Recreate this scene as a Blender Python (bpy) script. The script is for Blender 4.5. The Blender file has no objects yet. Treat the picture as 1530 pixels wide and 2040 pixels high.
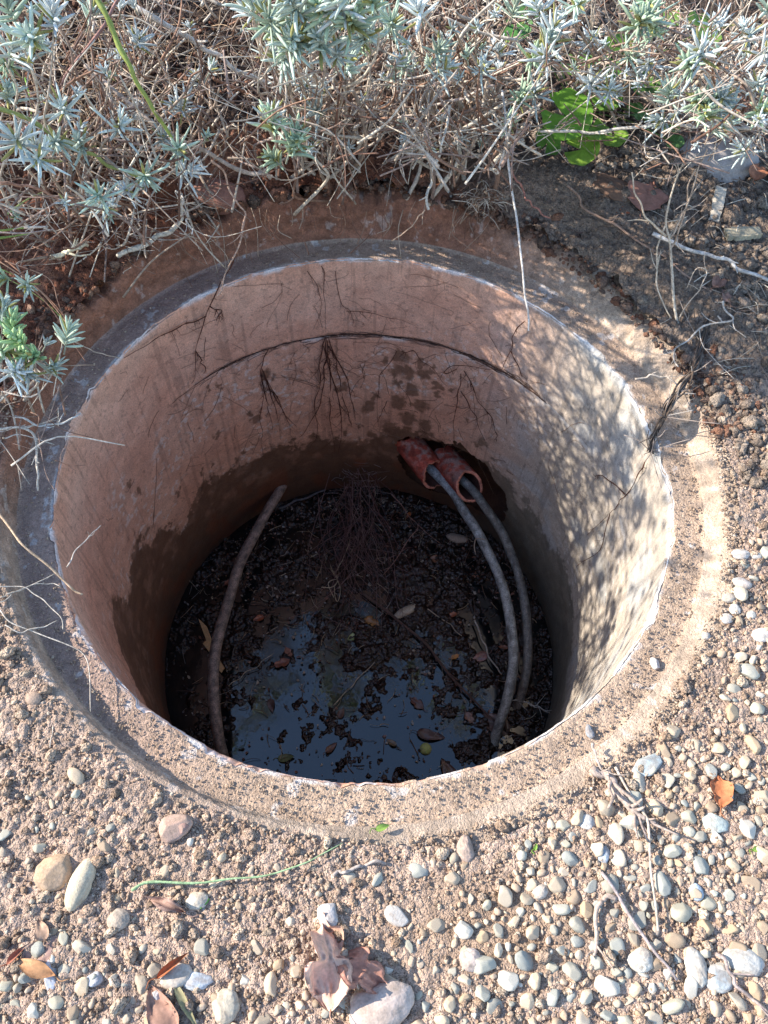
import bpy, math, random
import numpy as np
from mathutils import Vector, Matrix
random.seed(7); rng = np.random.default_rng(7)
S = bpy.context.scene; COL = S.collection
R = 0.5                                    # inner radius of the well, metres
# ------------------------------------------------------------------ camera
CAM = np.array([0.03473, -0.71559, 1.07901]); PITCH = math.radians(59.457); ROLL = math.radians(4.0486); FPX = 1551.3
_F = np.array([0, math.cos(PITCH), -math.sin(PITCH)]); _U = np.array([0, math.sin(PITCH), math.cos(PITCH)]); _R = np.array([1., 0, 0])
_R2 = _R*math.cos(ROLL)+_U*math.sin(ROLL); _U2 = -_R*math.sin(ROLL)+_U*math.cos(ROLL)
cd = bpy.data.cameras.new('camera'); cam = bpy.data.objects.new('camera', cd); COL.objects.link(cam)
cd.sensor_fit = 'VERTICAL'; cd.sensor_height = 36; cd.lens = FPX/2040*36; cd.clip_start = 0.05; cd.clip_end = 200
m = Matrix.Identity(4)
for i in range(3):
    m[i][0] = _R2[i]; m[i][1] = _U2[i]; m[i][2] = -_F[i]; m[i][3] = CAM[i]
cam.matrix_world = m; S.camera = cam
S.render.resolution_x = 768; S.render.resolution_y = 1024
# ------------------------------------------------------------------ light
SUN_EL = math.radians(31); SUN_AZ = math.radians(174)       # direction towards the sun, ccw from +x
SUN_STRENGTH = 3.6; SKY_STRENGTH = 0.145; EXPOSURE = 1.42
w = bpy.data.worlds.new('World'); S.world = w; w.use_nodes = True
nt = w.node_tree; bg = nt.nodes['Background']; sk = nt.nodes.new('ShaderNodeTexSky'); sk.sky_type = 'NISHITA'
sk.sun_disc = False; sk.sun_elevation = SUN_EL; sk.sun_rotation = math.pi/2-SUN_AZ
sk.air_density = 1.0; sk.ozone_density = 2.0; sk.dust_density = 0.4
nt.links.new(sk.outputs[0], bg.inputs[0]); bg.inputs[1].default_value = SKY_STRENGTH
sl = bpy.data.lights.new('sun', 'SUN'); sl.energy = SUN_STRENGTH; sl.angle = math.radians(0.53); sl.color = (1, .92, .81)
so = bpy.data.objects.new('sun', sl); COL.objects.link(so)
tosun = Vector((math.cos(SUN_AZ)*math.cos(SUN_EL), math.sin(SUN_AZ)*math.cos(SUN_EL), math.sin(SUN_EL)))
so.rotation_euler = tosun.to_track_quat('Z', 'Y').to_euler(); so.location = tosun*5
S.view_settings.view_transform = 'Standard'; S.view_settings.look = 'None'; S.view_settings.exposure = EXPOSURE; S.view_settings.gamma = 1
# ------------------------------------------------------------------ noise
def _h(ix, iy, iz=0, s=0):
    h = (ix.astype(np.int64)*374761393 + iy.astype(np.int64)*668265263 + np.asarray(iz).astype(np.int64)*2147483647 + s*144665) & 0xffffffff
    h = ((h ^ (h >> 13))*1274126177) & 0xffffffff
    h = ((h ^ (h >> 16))*2246822519) & 0xffffffff
    return ((h ^ (h >> 15)) & 0xffffff)/16777216.0
def vn(x, y, s=0):
    x0 = np.floor(x); y0 = np.floor(y); fx = x-x0; fy = y-y0; fx = fx*fx*(3-2*fx); fy = fy*fy*(3-2*fy)
    a = _h(x0, y0, 0, s); b = _h(x0+1, y0, 0, s); c = _h(x0, y0+1, 0, s); d = _h(x0+1, y0+1, 0, s)
    return (a*(1-fx)+b*fx)*(1-fy)+(c*(1-fx)+d*fx)*fy
def fbm(x, y, s=0, o=4):
    v = 0; a = .5; t = 0
    for i in range(o):
        v = v+a*vn(x*2**i+i*17.3, y*2**i-i*9.1, s+i); t += a; a *= .5
    return v/t
def domes(x, y, s=0, r=.62):
    """rounded lumps: one per cell, random size, random presence"""
    x0 = np.floor(x); y0 = np.floor(y); v = np.zeros_like(x)
    for i in (-1, 0, 1):
        for j in (-1, 0, 1):
            cx = x0+i; cy = y0+j
            px = cx+_h(cx, cy, 1, s); py = cy+_h(cx, cy, 2, s); rr = r*(.35+.65*_h(cx, cy, 3, s))
            ang = _h(cx, cy, 4, s)*6.28; k = .65+.35*_h(cx, cy, 5, s)
            dx = x-px; dy = y-py; u = dx*np.cos(ang)+dy*np.sin(ang); w_ = (-dx*np.sin(ang)+dy*np.cos(ang))/k
            d2 = (u*u+w_*w_)/(rr*rr)
            v = np.maximum(v, np.sqrt(np.clip(1-d2, 0, 1))*rr)
    return v
def sst(x, a, b):
    t = np.clip((x-a)/(b-a), 0, 1); return t*t*(3-2*t)
def inpoly(x, y, poly):
    x = np.asarray(x); y = np.asarray(y); c = np.zeros(x.shape, bool); n = len(poly)
    for i in range(n):
        x1, y1 = poly[i]; x2, y2 = poly[(i+1) % n]
        if y1 == y2: continue
        k = ((y1 > y) != (y2 > y)) & (x < (x2-x1)*(y-y1)/(y2-y1)+x1); c ^= k
    return c
# ------------------------------------------------------------------ views <-> space
def ray(px, py):
    d = _F+_R2*(px-765)/FPX+_U2*(1020-py)/FPX
    return d/np.linalg.norm(d)
def at_z(px, py, z):
    d = ray(px, py); return CAM+d*(z-CAM[2])/d[2]
def at_t(px, py, t): return CAM+ray(px, py)*t
def at_wall(px, py, r=R):
    d = ray(px, py); a = d[0]**2+d[1]**2; b = 2*(CAM[0]*d[0]+CAM[1]*d[1]); c = CAM[0]**2+CAM[1]**2-r*r
    return CAM+d*(-b+math.sqrt(max(b*b-4*a*c, 0)))/2/a
def project(P):
    d = P-CAM; z = d@_F
    return 765+FPX*(d@_R2)/z, 1020-FPX*(d@_U2)/z
# ------------------------------------------------------------------ ground height
LA = np.radians([-180, -150, -125, -100, -80, -55, -30, 0, 30, 60, 90, 120, 150, 180])
LH = np.array([.055, .042, .030, .018, .012, .012, .022, .032, .042, .062, .095, .095, .075, .055])
def lip(th): return np.interp(th, LA, LH)
def ground_macro(x, y):
    r = np.hypot(x, y); th = np.arctan2(y, x)
    left = sst(-x, .0, .6)
    base = .022+sst(y, -.1, .75)*.105+sst(y, .6, 1.9)*.07+left*sst(y, .1, .6)*.06
    base = base+sst(-x, .55, .75)*sst(y, -.9, 0)*.015
    k = sst(r, .585, .76)
    h = (lip(th)+.001)*(1-k)+base*k
    h = h+(fbm(x*3.1+5, y*3.1, 3, 3)-.5)*.05*sst(r, .62, .95)
    return h
_gx = np.linspace(-3.2, 3.2, 641); _GX, _GY = np.meshgrid(_gx, _gx, indexing='ij'); _GH = ground_macro(_GX, _GY).tolist()
def gh(x, y):
    u = min(max((x+3.2)*100, 0), 639.999); v = min(max((y+3.2)*100, 0), 639.999); i = int(u); j = int(v); u -= i; v -= j; a = _GH[i]; b = _GH[i+1]
    return (a[j]*(1-v)+a[j+1]*v)*(1-u)+(b[j]*(1-v)+b[j+1]*v)*u
def G(px, py, dz=0.0):
    d0, d1, d2 = ray(px, py).tolist(); c0, c1, c2 = CAM.tolist(); t = .6
    for _ in range(600):
        x, y, z = c0+d0*t, c1+d1*t, c2+d2*t; h = gh(x, y)+dz
        if z <= h: break
        t += max(.0015, (z-h)*.6)
    return np.array([x, y, h])
# ------------------------------------------------------------------ mesh tools
class MB:
    def __init__(s): s.v = []; s.f = []; s.n = 0; s.c = []
    def add(s, v, f, col=None):
        v = np.asarray(v, float); s.v.append(v)
        s.f.extend([tuple(int(i)+s.n for i in q) for q in f]); s.n += len(v)
        s.c.append(np.tile(np.asarray(col if col is not None else (1, 1, 1), float), (len(v), 1)) if col is None or np.ndim(col) == 1 else np.asarray(col))
    def build(s, name, mat=None, parent=None, smooth=True, color=True, loc=None):
        V = np.concatenate(s.v) if s.v else np.zeros((0, 3))
        if loc is not None: V = V-np.asarray(loc)
        me = bpy.data.meshes.new(name); me.from_pydata(V.tolist(), [], s.f)
        return finish(me, name, mat, parent, smooth, np.concatenate(s.c) if color else None, loc)
def finish(me, name, mat, parent, smooth, cols, loc=None):
    me.update()
    if smooth: me.polygons.foreach_set('use_smooth', [True]*len(me.polygons))
    if cols is not None:
        a = me.color_attributes.new('Col', 'FLOAT_COLOR', 'POINT')
        a.data.foreach_set('color', np.hstack([cols, np.ones((len(cols), 1))]).astype(np.float32).ravel())
    if mat: me.materials.append(mat)
    o = bpy.data.objects.new(name, me); COL.objects.link(o)
    if loc is not None: o.location = loc
    if parent: o.parent = parent
    return o
def raw_mesh(name, V, F, mat, parent=None, cols=None, smooth=True, loc=None):
    """V (n,3), F (m,3|4) numpy arrays, built fast"""
    if loc is not None: V = V-np.asarray(loc)
    me = bpy.data.meshes.new(name); k = F.shape[1]
    me.vertices.add(len(V)); me.vertices.foreach_set('co', V.astype(np.float32).ravel())
    me.loops.add(F.size); me.loops.foreach_set('vertex_index', F.astype(np.int32).ravel())
    me.polygons.add(len(F)); me.polygons.foreach_set('loop_start', np.arange(0, F.size, k, dtype=np.int32))
    try: me.polygons.foreach_set('loop_total', np.full(len(F), k, dtype=np.int32))
    except Exception: pass
    me.update(calc_edges=True); me.validate()
    return finish(me, name, mat, parent, smooth, cols, loc)
def grid_faces(nr, nc, wrap):
    i = np.arange(nr-1)[:, None]; j = np.arange(nc if wrap else nc-1)[None]
    j2 = (j+1) % nc
    return np.stack([i*nc+j, i*nc+j2, (i+1)*nc+j2, (i+1)*nc+j], -1).reshape(-1, 4)
def catmull(P, n):
    P = np.asarray(P, float); 
    if len(P) < 3: 
        t = np.linspace(0, 1, n)[:, None]; return P[0]*(1-t)+P[-1]*t
    Q = np.vstack([2*P[0]-P[1], P, 2*P[-1]-P[-2]]); out = []
    T = np.linspace(0, len(P)-1-1e-9, n)
    for t in T:
        i = int(t); u = t-i; a, b, c, d = Q[i:i+4]
        out.append(.5*((2*b)+(-a+c)*u+(2*a-5*b+4*c-d)*u*u+(-a+3*b-3*c+d)*u**3))
    return np.array(out)
def tube(mb, P, r, sides=6, col=None, rough=0.0, cap=True):
    P = np.asarray(P, float); n = len(P); r = np.ones(n)*r if np.ndim(r) == 0 else np.asarray(r)
    T = np.gradient(P, axis=0); T /= np.linalg.norm(T, axis=1)[:, None]+1e-12
    a = np.array([0, 0, 1.]) if abs(T[0][2]) < .9 else np.array([1., 0, 0]); N = np.cross(T[0], a); N /= np.linalg.norm(N); V = []
    for i in range(n):
        N = N-T[i]*(N@T[i]); N /= np.linalg.norm(N)+1e-12; B = np.cross(T[i], N)
        for k in range(sides):
            q = 2*math.pi*k/sides; rr = r[i]*(1+(rough*(random.random()-.5) if rough else 0))
            V.append(P[i]+(N*math.cos(q)+B*math.sin(q))*rr)
    F = [(i*sides+k, i*sides+(k+1) % sides, (i+1)*sides+(k+1) % sides, (i+1)*sides+k) for i in range(n-1) for k in range(sides)]
    if cap: F.append(tuple(range(sides))[::-1]); F.append(tuple((n-1)*sides+k for k in range(sides)))
    mb.add(V, F, col)
def wander(P, n, amp, seed=None):
    C = catmull(P, n); L = np.linalg.norm(C[-1]-C[0])+1e-9
    g = np.random.default_rng(seed if seed is not None else random.randrange(1 << 30))
    k = max(3, n//3); J = g.normal(0, amp, (k, 3)); J[0] = 0
    J = catmull(J, n); return C+J
def empty(name, loc, label, cat, group=None, rz=0):
    o = bpy.data.objects.new(name, None); COL.objects.link(o); o.location = loc; o.rotation_euler = (0, 0, rz); o.empty_display_size = .02
    o['label'] = label; o['category'] = cat
    if group: o['group'] = group
    return o
def tag(o, label, cat, group=None, kind=None):
    o['label'] = label; o['category'] = cat
    if group: o['group'] = group
    if kind: o['kind'] = kind
    return o
def child(o, p):
    """parent keeping the world place (the parent is an unrotated empty)"""
    o.parent = p; o.location = Vector(o.location)-Vector(p.location); return o
# ------------------------------------------------------------------ materials
def mat(name, base=None, rough=.9, attr=True, nscale=(60, 300), namp=(.25, .25), bump=.3, bscale=400, bdist=.001, rnd=0.0, spec=.3, tint=None, ramp=None, trans=0, coord='Object'):
    """vertex colour (or flat base) x two noises, plus a fine bump"""
    M = bpy.data.materials.new(name); M.use_nodes = True; t = M.node_tree; N = t.nodes; L = t.links; p = N['Principled BSDF']
    tc = N.new('ShaderNodeTexCoord'); co = tc.outputs[coord]
    if attr:
        a = N.new('ShaderNodeAttribute'); a.attribute_name = 'Col'; c = a.outputs['Color']
        if base:
            mx = N.new('ShaderNodeMix'); mx.data_type = 'RGBA'; mx.blend_type = 'MULTIPLY'; mx.inputs[0].default_value = 1
            L.new(c, mx.inputs[6]); mx.inputs[7].default_value = (*base, 1); c = mx.outputs[2]
    elif ramp:
        oi = N.new('ShaderNodeObjectInfo'); cr = N.new('ShaderNodeValToRGB'); L.new(oi.outputs['Random'], cr.inputs[0]); cr.color_ramp.interpolation = 'CONSTANT'
        for i, q in enumerate(ramp):
            e = cr.color_ramp.elements[i] if i < 2 else cr.color_ramp.elements.new(i/len(ramp))
            e.position = i/len(ramp); e.color = (*q, 1)
        c = cr.outputs[0]
    else:
        rg = N.new('ShaderNodeRGB'); rg.outputs[0].default_value = (*base, 1); c = rg.outputs[0]
    for s, a_ in zip(nscale, namp):
        if a_ <= 0: continue
        nz = N.new('ShaderNodeTexNoise'); nz.inputs['Scale'].default_value = s; nz.inputs['Detail'].default_value = 4; L.new(co, nz.inputs['Vector'])
        mr = N.new('ShaderNodeMapRange'); mr.inputs[1].default_value = .3; mr.inputs[2].default_value = .7; mr.inputs[3].default_value = 1-a_; mr.inputs[4].default_value = 1+a_; L.new(nz.outputs[0], mr.inputs[0])
        mx = N.new('ShaderNodeVectorMath'); mx.operation = 'SCALE'; L.new(c, mx.inputs[0]); L.new(mr.outputs[0], mx.inputs['Scale']); c = mx.outputs[0]
    if rnd:
        oi = N.new('ShaderNodeObjectInfo'); mr = N.new('ShaderNodeMapRange'); mr.inputs[3].default_value = 1-rnd; mr.inputs[4].default_value = 1+rnd; L.new(oi.outputs['Random'], mr.inputs[0])
        mx = N.new('ShaderNodeVectorMath'); mx.operation = 'SCALE'; L.new(c, mx.inputs[0]); L.new(mr.outputs[0], mx.inputs['Scale']); c = mx.outputs[0]
    L.new(c, p.inputs['Base Color']); p.inputs['Roughness'].default_value = rough; p.inputs['Specular IOR Level'].default_value = spec
    if bump:
        nz = N.new('ShaderNodeTexNoise'); nz.inputs['Scale'].default_value = bscale; nz.inputs['Detail'].default_value = 5; L.new(co, nz.inputs['Vector'])
        b = N.new('ShaderNodeBump'); b.inputs['Strength'].default_value = bump; b.inputs['Distance'].default_value = bdist; L.new(nz.outputs[0], b.inputs['Height']); L.new(b.outputs[0], p.inputs['Normal'])
    if trans:
        tr = N.new('ShaderNodeBsdfTranslucent'); L.new(c, tr.inputs[0]); ms = N.new('ShaderNodeMixShader'); ms.inputs[0].default_value = trans
        L.new(p.outputs[0], ms.inputs[1]); L.new(tr.outputs[0], ms.inputs[2]); L.new(ms.outputs[0], N['Material Output'].inputs[0])
    return M
M_wall = mat('concrete', rough=.92, nscale=(35, 380), namp=(.10, .22), bump=.5, bscale=500, bdist=.0012)
M_seat = mat('gritty_concrete', rough=.95, nscale=(50, 600), namp=(.12, .2), bump=.5, bscale=700, bdist=.0012)
M_soil = mat('soil', rough=.97, nscale=(45, 500), namp=(.15, .25), bump=.6, bscale=650, bdist=.0015)
def grains(M, s1, s2, d1, d2):
    t = M.node_tree; N = t.nodes; L = t.links; p = N['Principled BSDF']; tc = N.new('ShaderNodeTexCoord'); prev = p.inputs['Normal'].links[0].from_socket
    for s_, d_ in ((s1, d1), (s2, d2)):
        v = N.new('ShaderNodeTexVoronoi'); v.inputs['Scale'].default_value = s_; L.new(tc.outputs['Object'], v.inputs['Vector'])
        nz = N.new('ShaderNodeTexNoise'); nz.inputs['Scale'].default_value = s_*.8; L.new(tc.outputs['Object'], nz.inputs['Vector'])
        a_ = N.new('ShaderNodeVectorMath'); a_.operation = 'SCALE'; a_.inputs['Scale'].default_value = 1.6/s_; L.new(nz.outputs['Color'], a_.inputs[0]); b_ = N.new('ShaderNodeVectorMath'); L.new(tc.outputs['Object'], b_.inputs[0]); L.new(a_.outputs[0], b_.inputs[1]); L.new(b_.outputs[0], v.inputs['Vector'])
        m_ = N.new('ShaderNodeMath'); m_.operation = 'MULTIPLY'; m_.inputs[1].default_value = -1; L.new(v.outputs['Distance'], m_.inputs[0])
        b = N.new('ShaderNodeBump'); b.inputs['Strength'].default_value = .9; b.inputs['Distance'].default_value = d_; L.new(m_.outputs[0], b.inputs['Height']); L.new(prev, b.inputs['Normal']); prev = b.outputs[0]
        rp = N.new('ShaderNodeMapRange'); rp.inputs[1].default_value = 0; rp.inputs[2].default_value = 1; rp.inputs[3].default_value = .82; rp.inputs[4].default_value = 1.15; L.new(v.outputs['Color'], rp.inputs[0])
        c = p.inputs['Base Color'].links[0].from_socket; mx = N.new('ShaderNodeVectorMath'); mx.operation = 'SCALE'; L.new(c, mx.inputs[0]); L.new(rp.outputs[0], mx.inputs['Scale']); L.new(mx.outputs[0], p.inputs['Base Color'])
    L.new(prev, p.inputs['Normal'])
grains(M_soil, 150, 420, .0045, .0018); grains(M_seat, 260, 600, .0013, .0008)
M_gravel = mat('gravel', rough=.8, nscale=(90, 500), namp=(.10, .15), bump=.25, bscale=600, bdist=.0008, spec=.25)
PEB = [(.48, .40, .30), (.39, .32, .235), (.54, .455, .34), (.34, .315, .255), (.60, .54, .44), (.45, .33, .21), (.36, .27, .185), (.43, .405, .325), (.32, .32, .28), (.51, .40, .28), (.41, .375, .285), (.56, .44, .30)]
M_pebble = mat('pebble', attr=False, ramp=PEB, rough=.75, nscale=(70, 400), namp=(.12, .14), bump=.25, bscale=500, bdist=.0008, spec=.25)
M_stone = mat('stone', rough=.82, nscale=(60, 350), namp=(.16, .16), bump=.4, bscale=350, bdist=.0015)
M_bark = mat('lavender_bark', rough=.9, nscale=(80, 300), namp=(.3, .3), bump=.6, bscale=350, bdist=.001)
M_leaf = mat('lavender_leaf', rough=.75, nscale=(120, 0), namp=(.15, 0), bump=.2, bscale=800, bdist=.0004, rnd=.18, trans=.18)
M_green = mat('green_leaf', rough=.5, nscale=(60, 300), namp=(.2, .12), bump=.3, bscale=120, bdist=.001, trans=.35)
M_dryleaf = mat('dry_leaf', rough=.7, nscale=(50, 250), namp=(.22, .15), bump=.5, bscale=160, bdist=.0012, trans=.15)
M_straw = mat('straw', rough=.8, nscale=(60, 0), namp=(.2, 0), bump=0)
M_root = mat('root', rough=.9, nscale=(80, 0), namp=(.25, 0), bump=0)
M_hose = mat('weathered_hose', rough=.6, nscale=(70, 420), namp=(.5, .6), bump=.7, bscale=180, bdist=.002, spec=.5)
M_terra = mat('terracotta', rough=.7, nscale=(40, 220), namp=(.30, .25), bump=.8, bscale=120, bdist=.004)
M_wood = mat('wood', rough=.8, nscale=(30, 260), namp=(.2, .2), bump=.6, bscale=200, bdist=.0015)
M_wet = mat('wet_litter', rough=.15, nscale=(70, 300), namp=(.35, .3), bump=.9, bscale=140, bdist=.005, spec=.6)
M_wetleaf = mat('wet_leaf', rough=.3, nscale=(60, 250), namp=(.3, .2), bump=.6, bscale=120, bdist=.003, spec=.6)
# water: dark, still, faintly dusty film
M_water = bpy.data.materials.new('water'); M_water.use_nodes = True
t = M_water.node_tree; p = t.nodes['Principled BSDF']; p.inputs['Base Color'].default_value = (.006, .007, .008, 1); p.inputs['Roughness'].default_value = .07; p.inputs['IOR'].default_value = 1.8
nz = t.nodes.new('ShaderNodeTexNoise'); nz.inputs['Scale'].default_value = 30; tc = t.nodes.new('ShaderNodeTexCoord'); t.links.new(tc.outputs['Object'], nz.inputs['Vector'])
b = t.nodes.new('ShaderNodeBump'); b.inputs['Strength'].default_value = .12; b.inputs['Distance'].default_value = .004; t.links.new(nz.outputs[0], b.inputs['Height']); t.links.new(b.outputs[0], p.inputs['Normal'])
nz2 = t.nodes.new('ShaderNodeTexNoise'); nz2.inputs['Scale'].default_value = 18; nz2.inputs['Detail'].default_value = 6; t.links.new(tc.outputs['Object'], nz2.inputs['Vector'])
mr = t.nodes.new('ShaderNodeMapRange'); mr.inputs[1].default_value = .4; mr.inputs[2].default_value = .7; mr.inputs[3].default_value = .02; mr.inputs[4].default_value = .13; t.links.new(nz2.outputs[0], mr.inputs[0]); t.links.new(mr.outputs[0], p.inputs['Roughness'])
ZW = -0.846; ZJ = -0.2134
# ================================================================== THE WELL
well = empty('concrete_well', (0, 0, 0), 'round open concrete well shaft sunk in the ground, stained red-brown, with a stepped rim', 'well')
def uvp(pts): return [(math.atan2(P[1], P[0]), P[2]) for P in (at_wall(*q) for q in pts)]
# damp tide mark and splashes: a stain on the wall, in (angle, height)
DAMP = uvp([(222, 1215), (235, 1185), (262, 1195), (266, 1085), (285, 1075), (303, 1090), (310, 1060), (338, 1052), (352, 1075), (385, 1010), (392, 975), (430, 950), (470, 930), (540, 900), (560, 890), (600, 888), (640, 868), (690, 880), (735, 880), (765, 862), (800, 850), (865, 868), (905, 905), (985, 930), (1010, 960), (1032, 1010), (1062, 1020), (1085, 1080), (1112, 1090), (1135, 1160), (1145, 1240), (1125, 1350), (1110, 1450)])
DAMP = [(2*math.pi*-1+DAMP[0][0]-.9 if False else -math.pi-.9, -.55)] + [(a if a < 3.3 else a, z) for a, z in DAMP]
def unwrap(a): return np.where(a < -1.9, a+2*math.pi, a)      # branch cut on the hidden near side
DAMP = [(unwrap(np.array(a)).item(), z) for a, z in DAMP[1:]]
DAMP = [(4.4, -1.), (4.4, -.62), (3.9, -.5)]+DAMP+[(-1.0, -.60), (-1.89, -.62), (-1.89, -1.)]
SPOTS = [(x, y, r) for x, y, r in [(528, 740, 14), (545, 750, 12), (500, 825, 13), (512, 838, 16), (418, 778, 8), (437, 770, 6), (430, 870, 14), (393, 857, 6), (257, 965, 9), (278, 980, 9), (352, 990, 12), (360, 975, 8), (735, 810, 20), (740, 795, 12), (680, 775, 14), (845, 745, 20), (870, 770, 14), (900, 772, 10), (566, 893, 12), (470, 920, 14), (720, 880, 16), (1000, 960, 14), (960, 885, 14), (875, 790, 9), (790, 740, 20), (300, 1190, 8), (690, 865, 10), (650, 880, 18), (445, 1010, 14), (765, 712, 14), (800, 712, 22), (838, 722, 16), (812, 742, 20), (790, 765, 14), (818, 775, 22), (800, 800, 22), (838, 812, 20), (812, 835, 28), (775, 850, 24), (850, 850, 24), (745, 865, 18), (860, 738, 12), (1050, 1000, 16), (1075, 1050, 12), (620, 870, 14), (585, 880, 9), (340, 1040, 10), (292, 1065, 9), (690, 862, 12), (715, 850, 8), (405, 940, 8), (422, 925, 6), (485, 905, 8), (925, 840, 7), (985, 915, 10)]]
BREAK = uvp([(790, 884), (806, 872), (850, 874), (890, 884), (915, 880), (938, 906), (968, 924), (985, 958), (1004, 980), (1010, 1012), (1002, 1040), (985, 1045), (960, 1020), (900, 990), (850, 975), (812, 950), (796, 920)])
def wall_cols(A, Z, X, Y):
    a = unwrap(A)
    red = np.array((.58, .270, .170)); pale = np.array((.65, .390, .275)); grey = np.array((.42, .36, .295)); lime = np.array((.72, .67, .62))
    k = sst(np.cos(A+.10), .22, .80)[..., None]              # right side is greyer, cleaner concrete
    n1 = fbm(a*5, Z*11, 11)[..., None]; n2 = fbm(a*22, Z*44, 12)[..., None]
    c = red*(1-n1)+pale*n1; c = c*(1-k)+grey*k
    up = sst(Z, ZJ-.01, ZJ+.01)[..., None]
    c = c*(1+.06*up)
    c = c*(.85+.3*n2)
    fl = sst(fbm(a*40+Z*25, Z*85-a*12, 13), .60, .68)*sst(n1[..., 0], .42, .62)*sst(-Z, .10, .26)       # worn lime flakes
    c = c*(1-.45*fl[..., None])+lime*.45*fl[..., None]
    g = sst(fbm(a*6+3, Z*16, 14), .5, .7)[..., None]*k*.45; c = c*(1-g)+np.array((.42, .45, .46))*g
    # rough pores and dark pits
    p = sst(fbm(a*75, Z*150, 15, 3), .68, .76)[..., None]; c = c*(1-.3*p)
    # drips
    d = sst(fbm(a*60, Z*6, 16, 3), .62, .72)[..., None]*.22; c = c*(1-d)
    wx = (fbm(a*14, Z*26, 21)-.5)*.12+(fbm(a*50, Z*80, 25)-.5)*.09; wz = (fbm(a*14, Z*26, 22)-.5)*.06+(fbm(a*50, Z*80, 26)-.5)*.05
    acc = np.zeros(A.shape)
    OFF = [(k_*.010*math.cos(k_*2.4), k_*.005*math.sin(k_*2.4)) for k_ in range(0, 9)]
    for da, dz in OFF:
        acc += inpoly(a+wx+da, Z+wz+dz, DAMP)
    damp = sst(acc/9, .12, .75)*(.82+.18*sst(fbm(a*18, Z*30, 24), .3, .5))
    for x, y, r in SPOTS:
        q = at_wall(x, y); qa = unwrap(np.array(math.atan2(q[1], q[0]))); rr = r/FPX*1.5
        d = np.hypot((a+wx*.5-qa)*R, (Z+wz*.6-q[2])*.75)/rr; damp = np.maximum(damp, (1-sst(d, .55, 1.15))*.84)
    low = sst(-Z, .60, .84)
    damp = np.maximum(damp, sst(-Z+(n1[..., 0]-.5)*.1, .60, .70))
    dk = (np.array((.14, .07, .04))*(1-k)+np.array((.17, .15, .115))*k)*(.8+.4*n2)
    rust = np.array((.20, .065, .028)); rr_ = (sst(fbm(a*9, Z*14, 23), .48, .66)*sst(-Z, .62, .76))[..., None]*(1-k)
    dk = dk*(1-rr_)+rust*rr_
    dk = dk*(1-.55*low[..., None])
    damp = damp[..., None]*.95
    return c*(1-damp)+dk*damp
def chip(A): return sst(fbm(A*11, A*0, 65), .52, .70)*(.35+fbm(A*60, A*0, 66))*.0065
def shaft(name, z0, z1, nz, rad, parent, cut=None):
    na = 1500; A, Z = np.meshgrid(np.linspace(-math.pi, math.pi, na, endpoint=False), np.linspace(z0, z1, nz))
    jm = sst(A, .62, 1.15)*(1-sst(A, 2.15, 2.7))*(.55+.6*fbm(A*14, A*0, 38))
    if z1 == ZJ+.003: Z = np.where(np.arange(nz)[:, None] == nz-1, ZJ-.0005+.0026*jm, Z)
    if z0 == ZJ-.004: Z = np.where(np.arange(nz)[:, None] == 0, ZJ-.0005-.0026*jm, Z)
    r = rad+(fbm(unwrap(A)*8, Z*16, 31)-.5)*.004+(fbm(unwrap(A)*70, Z*140, 32, 3)-.5)*.0016
    # ragged arrises at the top and bottom of each ring
    e = np.minimum(np.abs(Z-z0), np.abs(Z-z1)); jk = np.where(np.abs(Z-ZJ) < .012, jm, 1); r = r+np.where(e < .005, (.005-e)*(.2+.8*fbm(A*30, Z*0, 33)), 0)*jk
    if z0 > -.05: r = r+chip(A)*(1-sst(-Z, .0, .010+.008*fbm(A*40, A*0, 67)))
    X = r*np.cos(A); Y = r*np.sin(A); cols = wall_cols(A, Z, X, Y)
    if z0 > -.05:                                             # lime edge under the arris
        k = (1-sst(-Z, .0, .006+.010*fbm(A*25, Z*0, 34)))*sst(fbm(A*22, Z*60, 35), .42, .60); cols = cols*(1-.75*k[..., None])+np.array((.72, .70, .69))*.75*k[..., None]
    if z0 < ZJ+.01:
        k = (1-sst(ZJ-Z, .002, .018))*sst(fbm(A*10, Z*40, 36), .38, .6)*sst(np.cos(A-.9), .0, .6); cols = cols*(1-.7*k[..., None])+np.array((.68, .66, .62))*.7*k[..., None]
    F = grid_faces(nz, na, True)[:, ::-1]
    if cut:
        fa = unwrap(A).ravel()[F].mean(1); fz = Z.ravel()[F].mean(1)
        jx = (fbm(fa*45, fz*90, 37)-.5)*.05
        F = F[~inpoly(fa+jx, fz+jx*.4, cut)]
    return raw_mesh(name, np.stack([X, Y, Z], -1).reshape(-1, 3), F, M_wall, parent, cols.reshape(-1, 3))
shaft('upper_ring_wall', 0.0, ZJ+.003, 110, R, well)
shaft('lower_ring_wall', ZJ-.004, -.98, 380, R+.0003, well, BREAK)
# joint groove
na = 720; A = np.linspace(-math.pi, math.pi, na, endpoint=False); pr = [(R+.002, ZJ+.003), (R+.016, ZJ+.002), (R+.018, ZJ-.002), (R+.002, ZJ-.004)]
V = np.stack([np.stack([(r)*np.cos(A), r*np.sin(A), A*0+z], -1) for r, z in pr]).reshape(-1, 3)
raw_mesh('mortar_joint', V, grid_faces(4, na, True)[:, ::-1], M_wall, well, np.tile((.10, .06, .045), (len(V), 1)))
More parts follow.
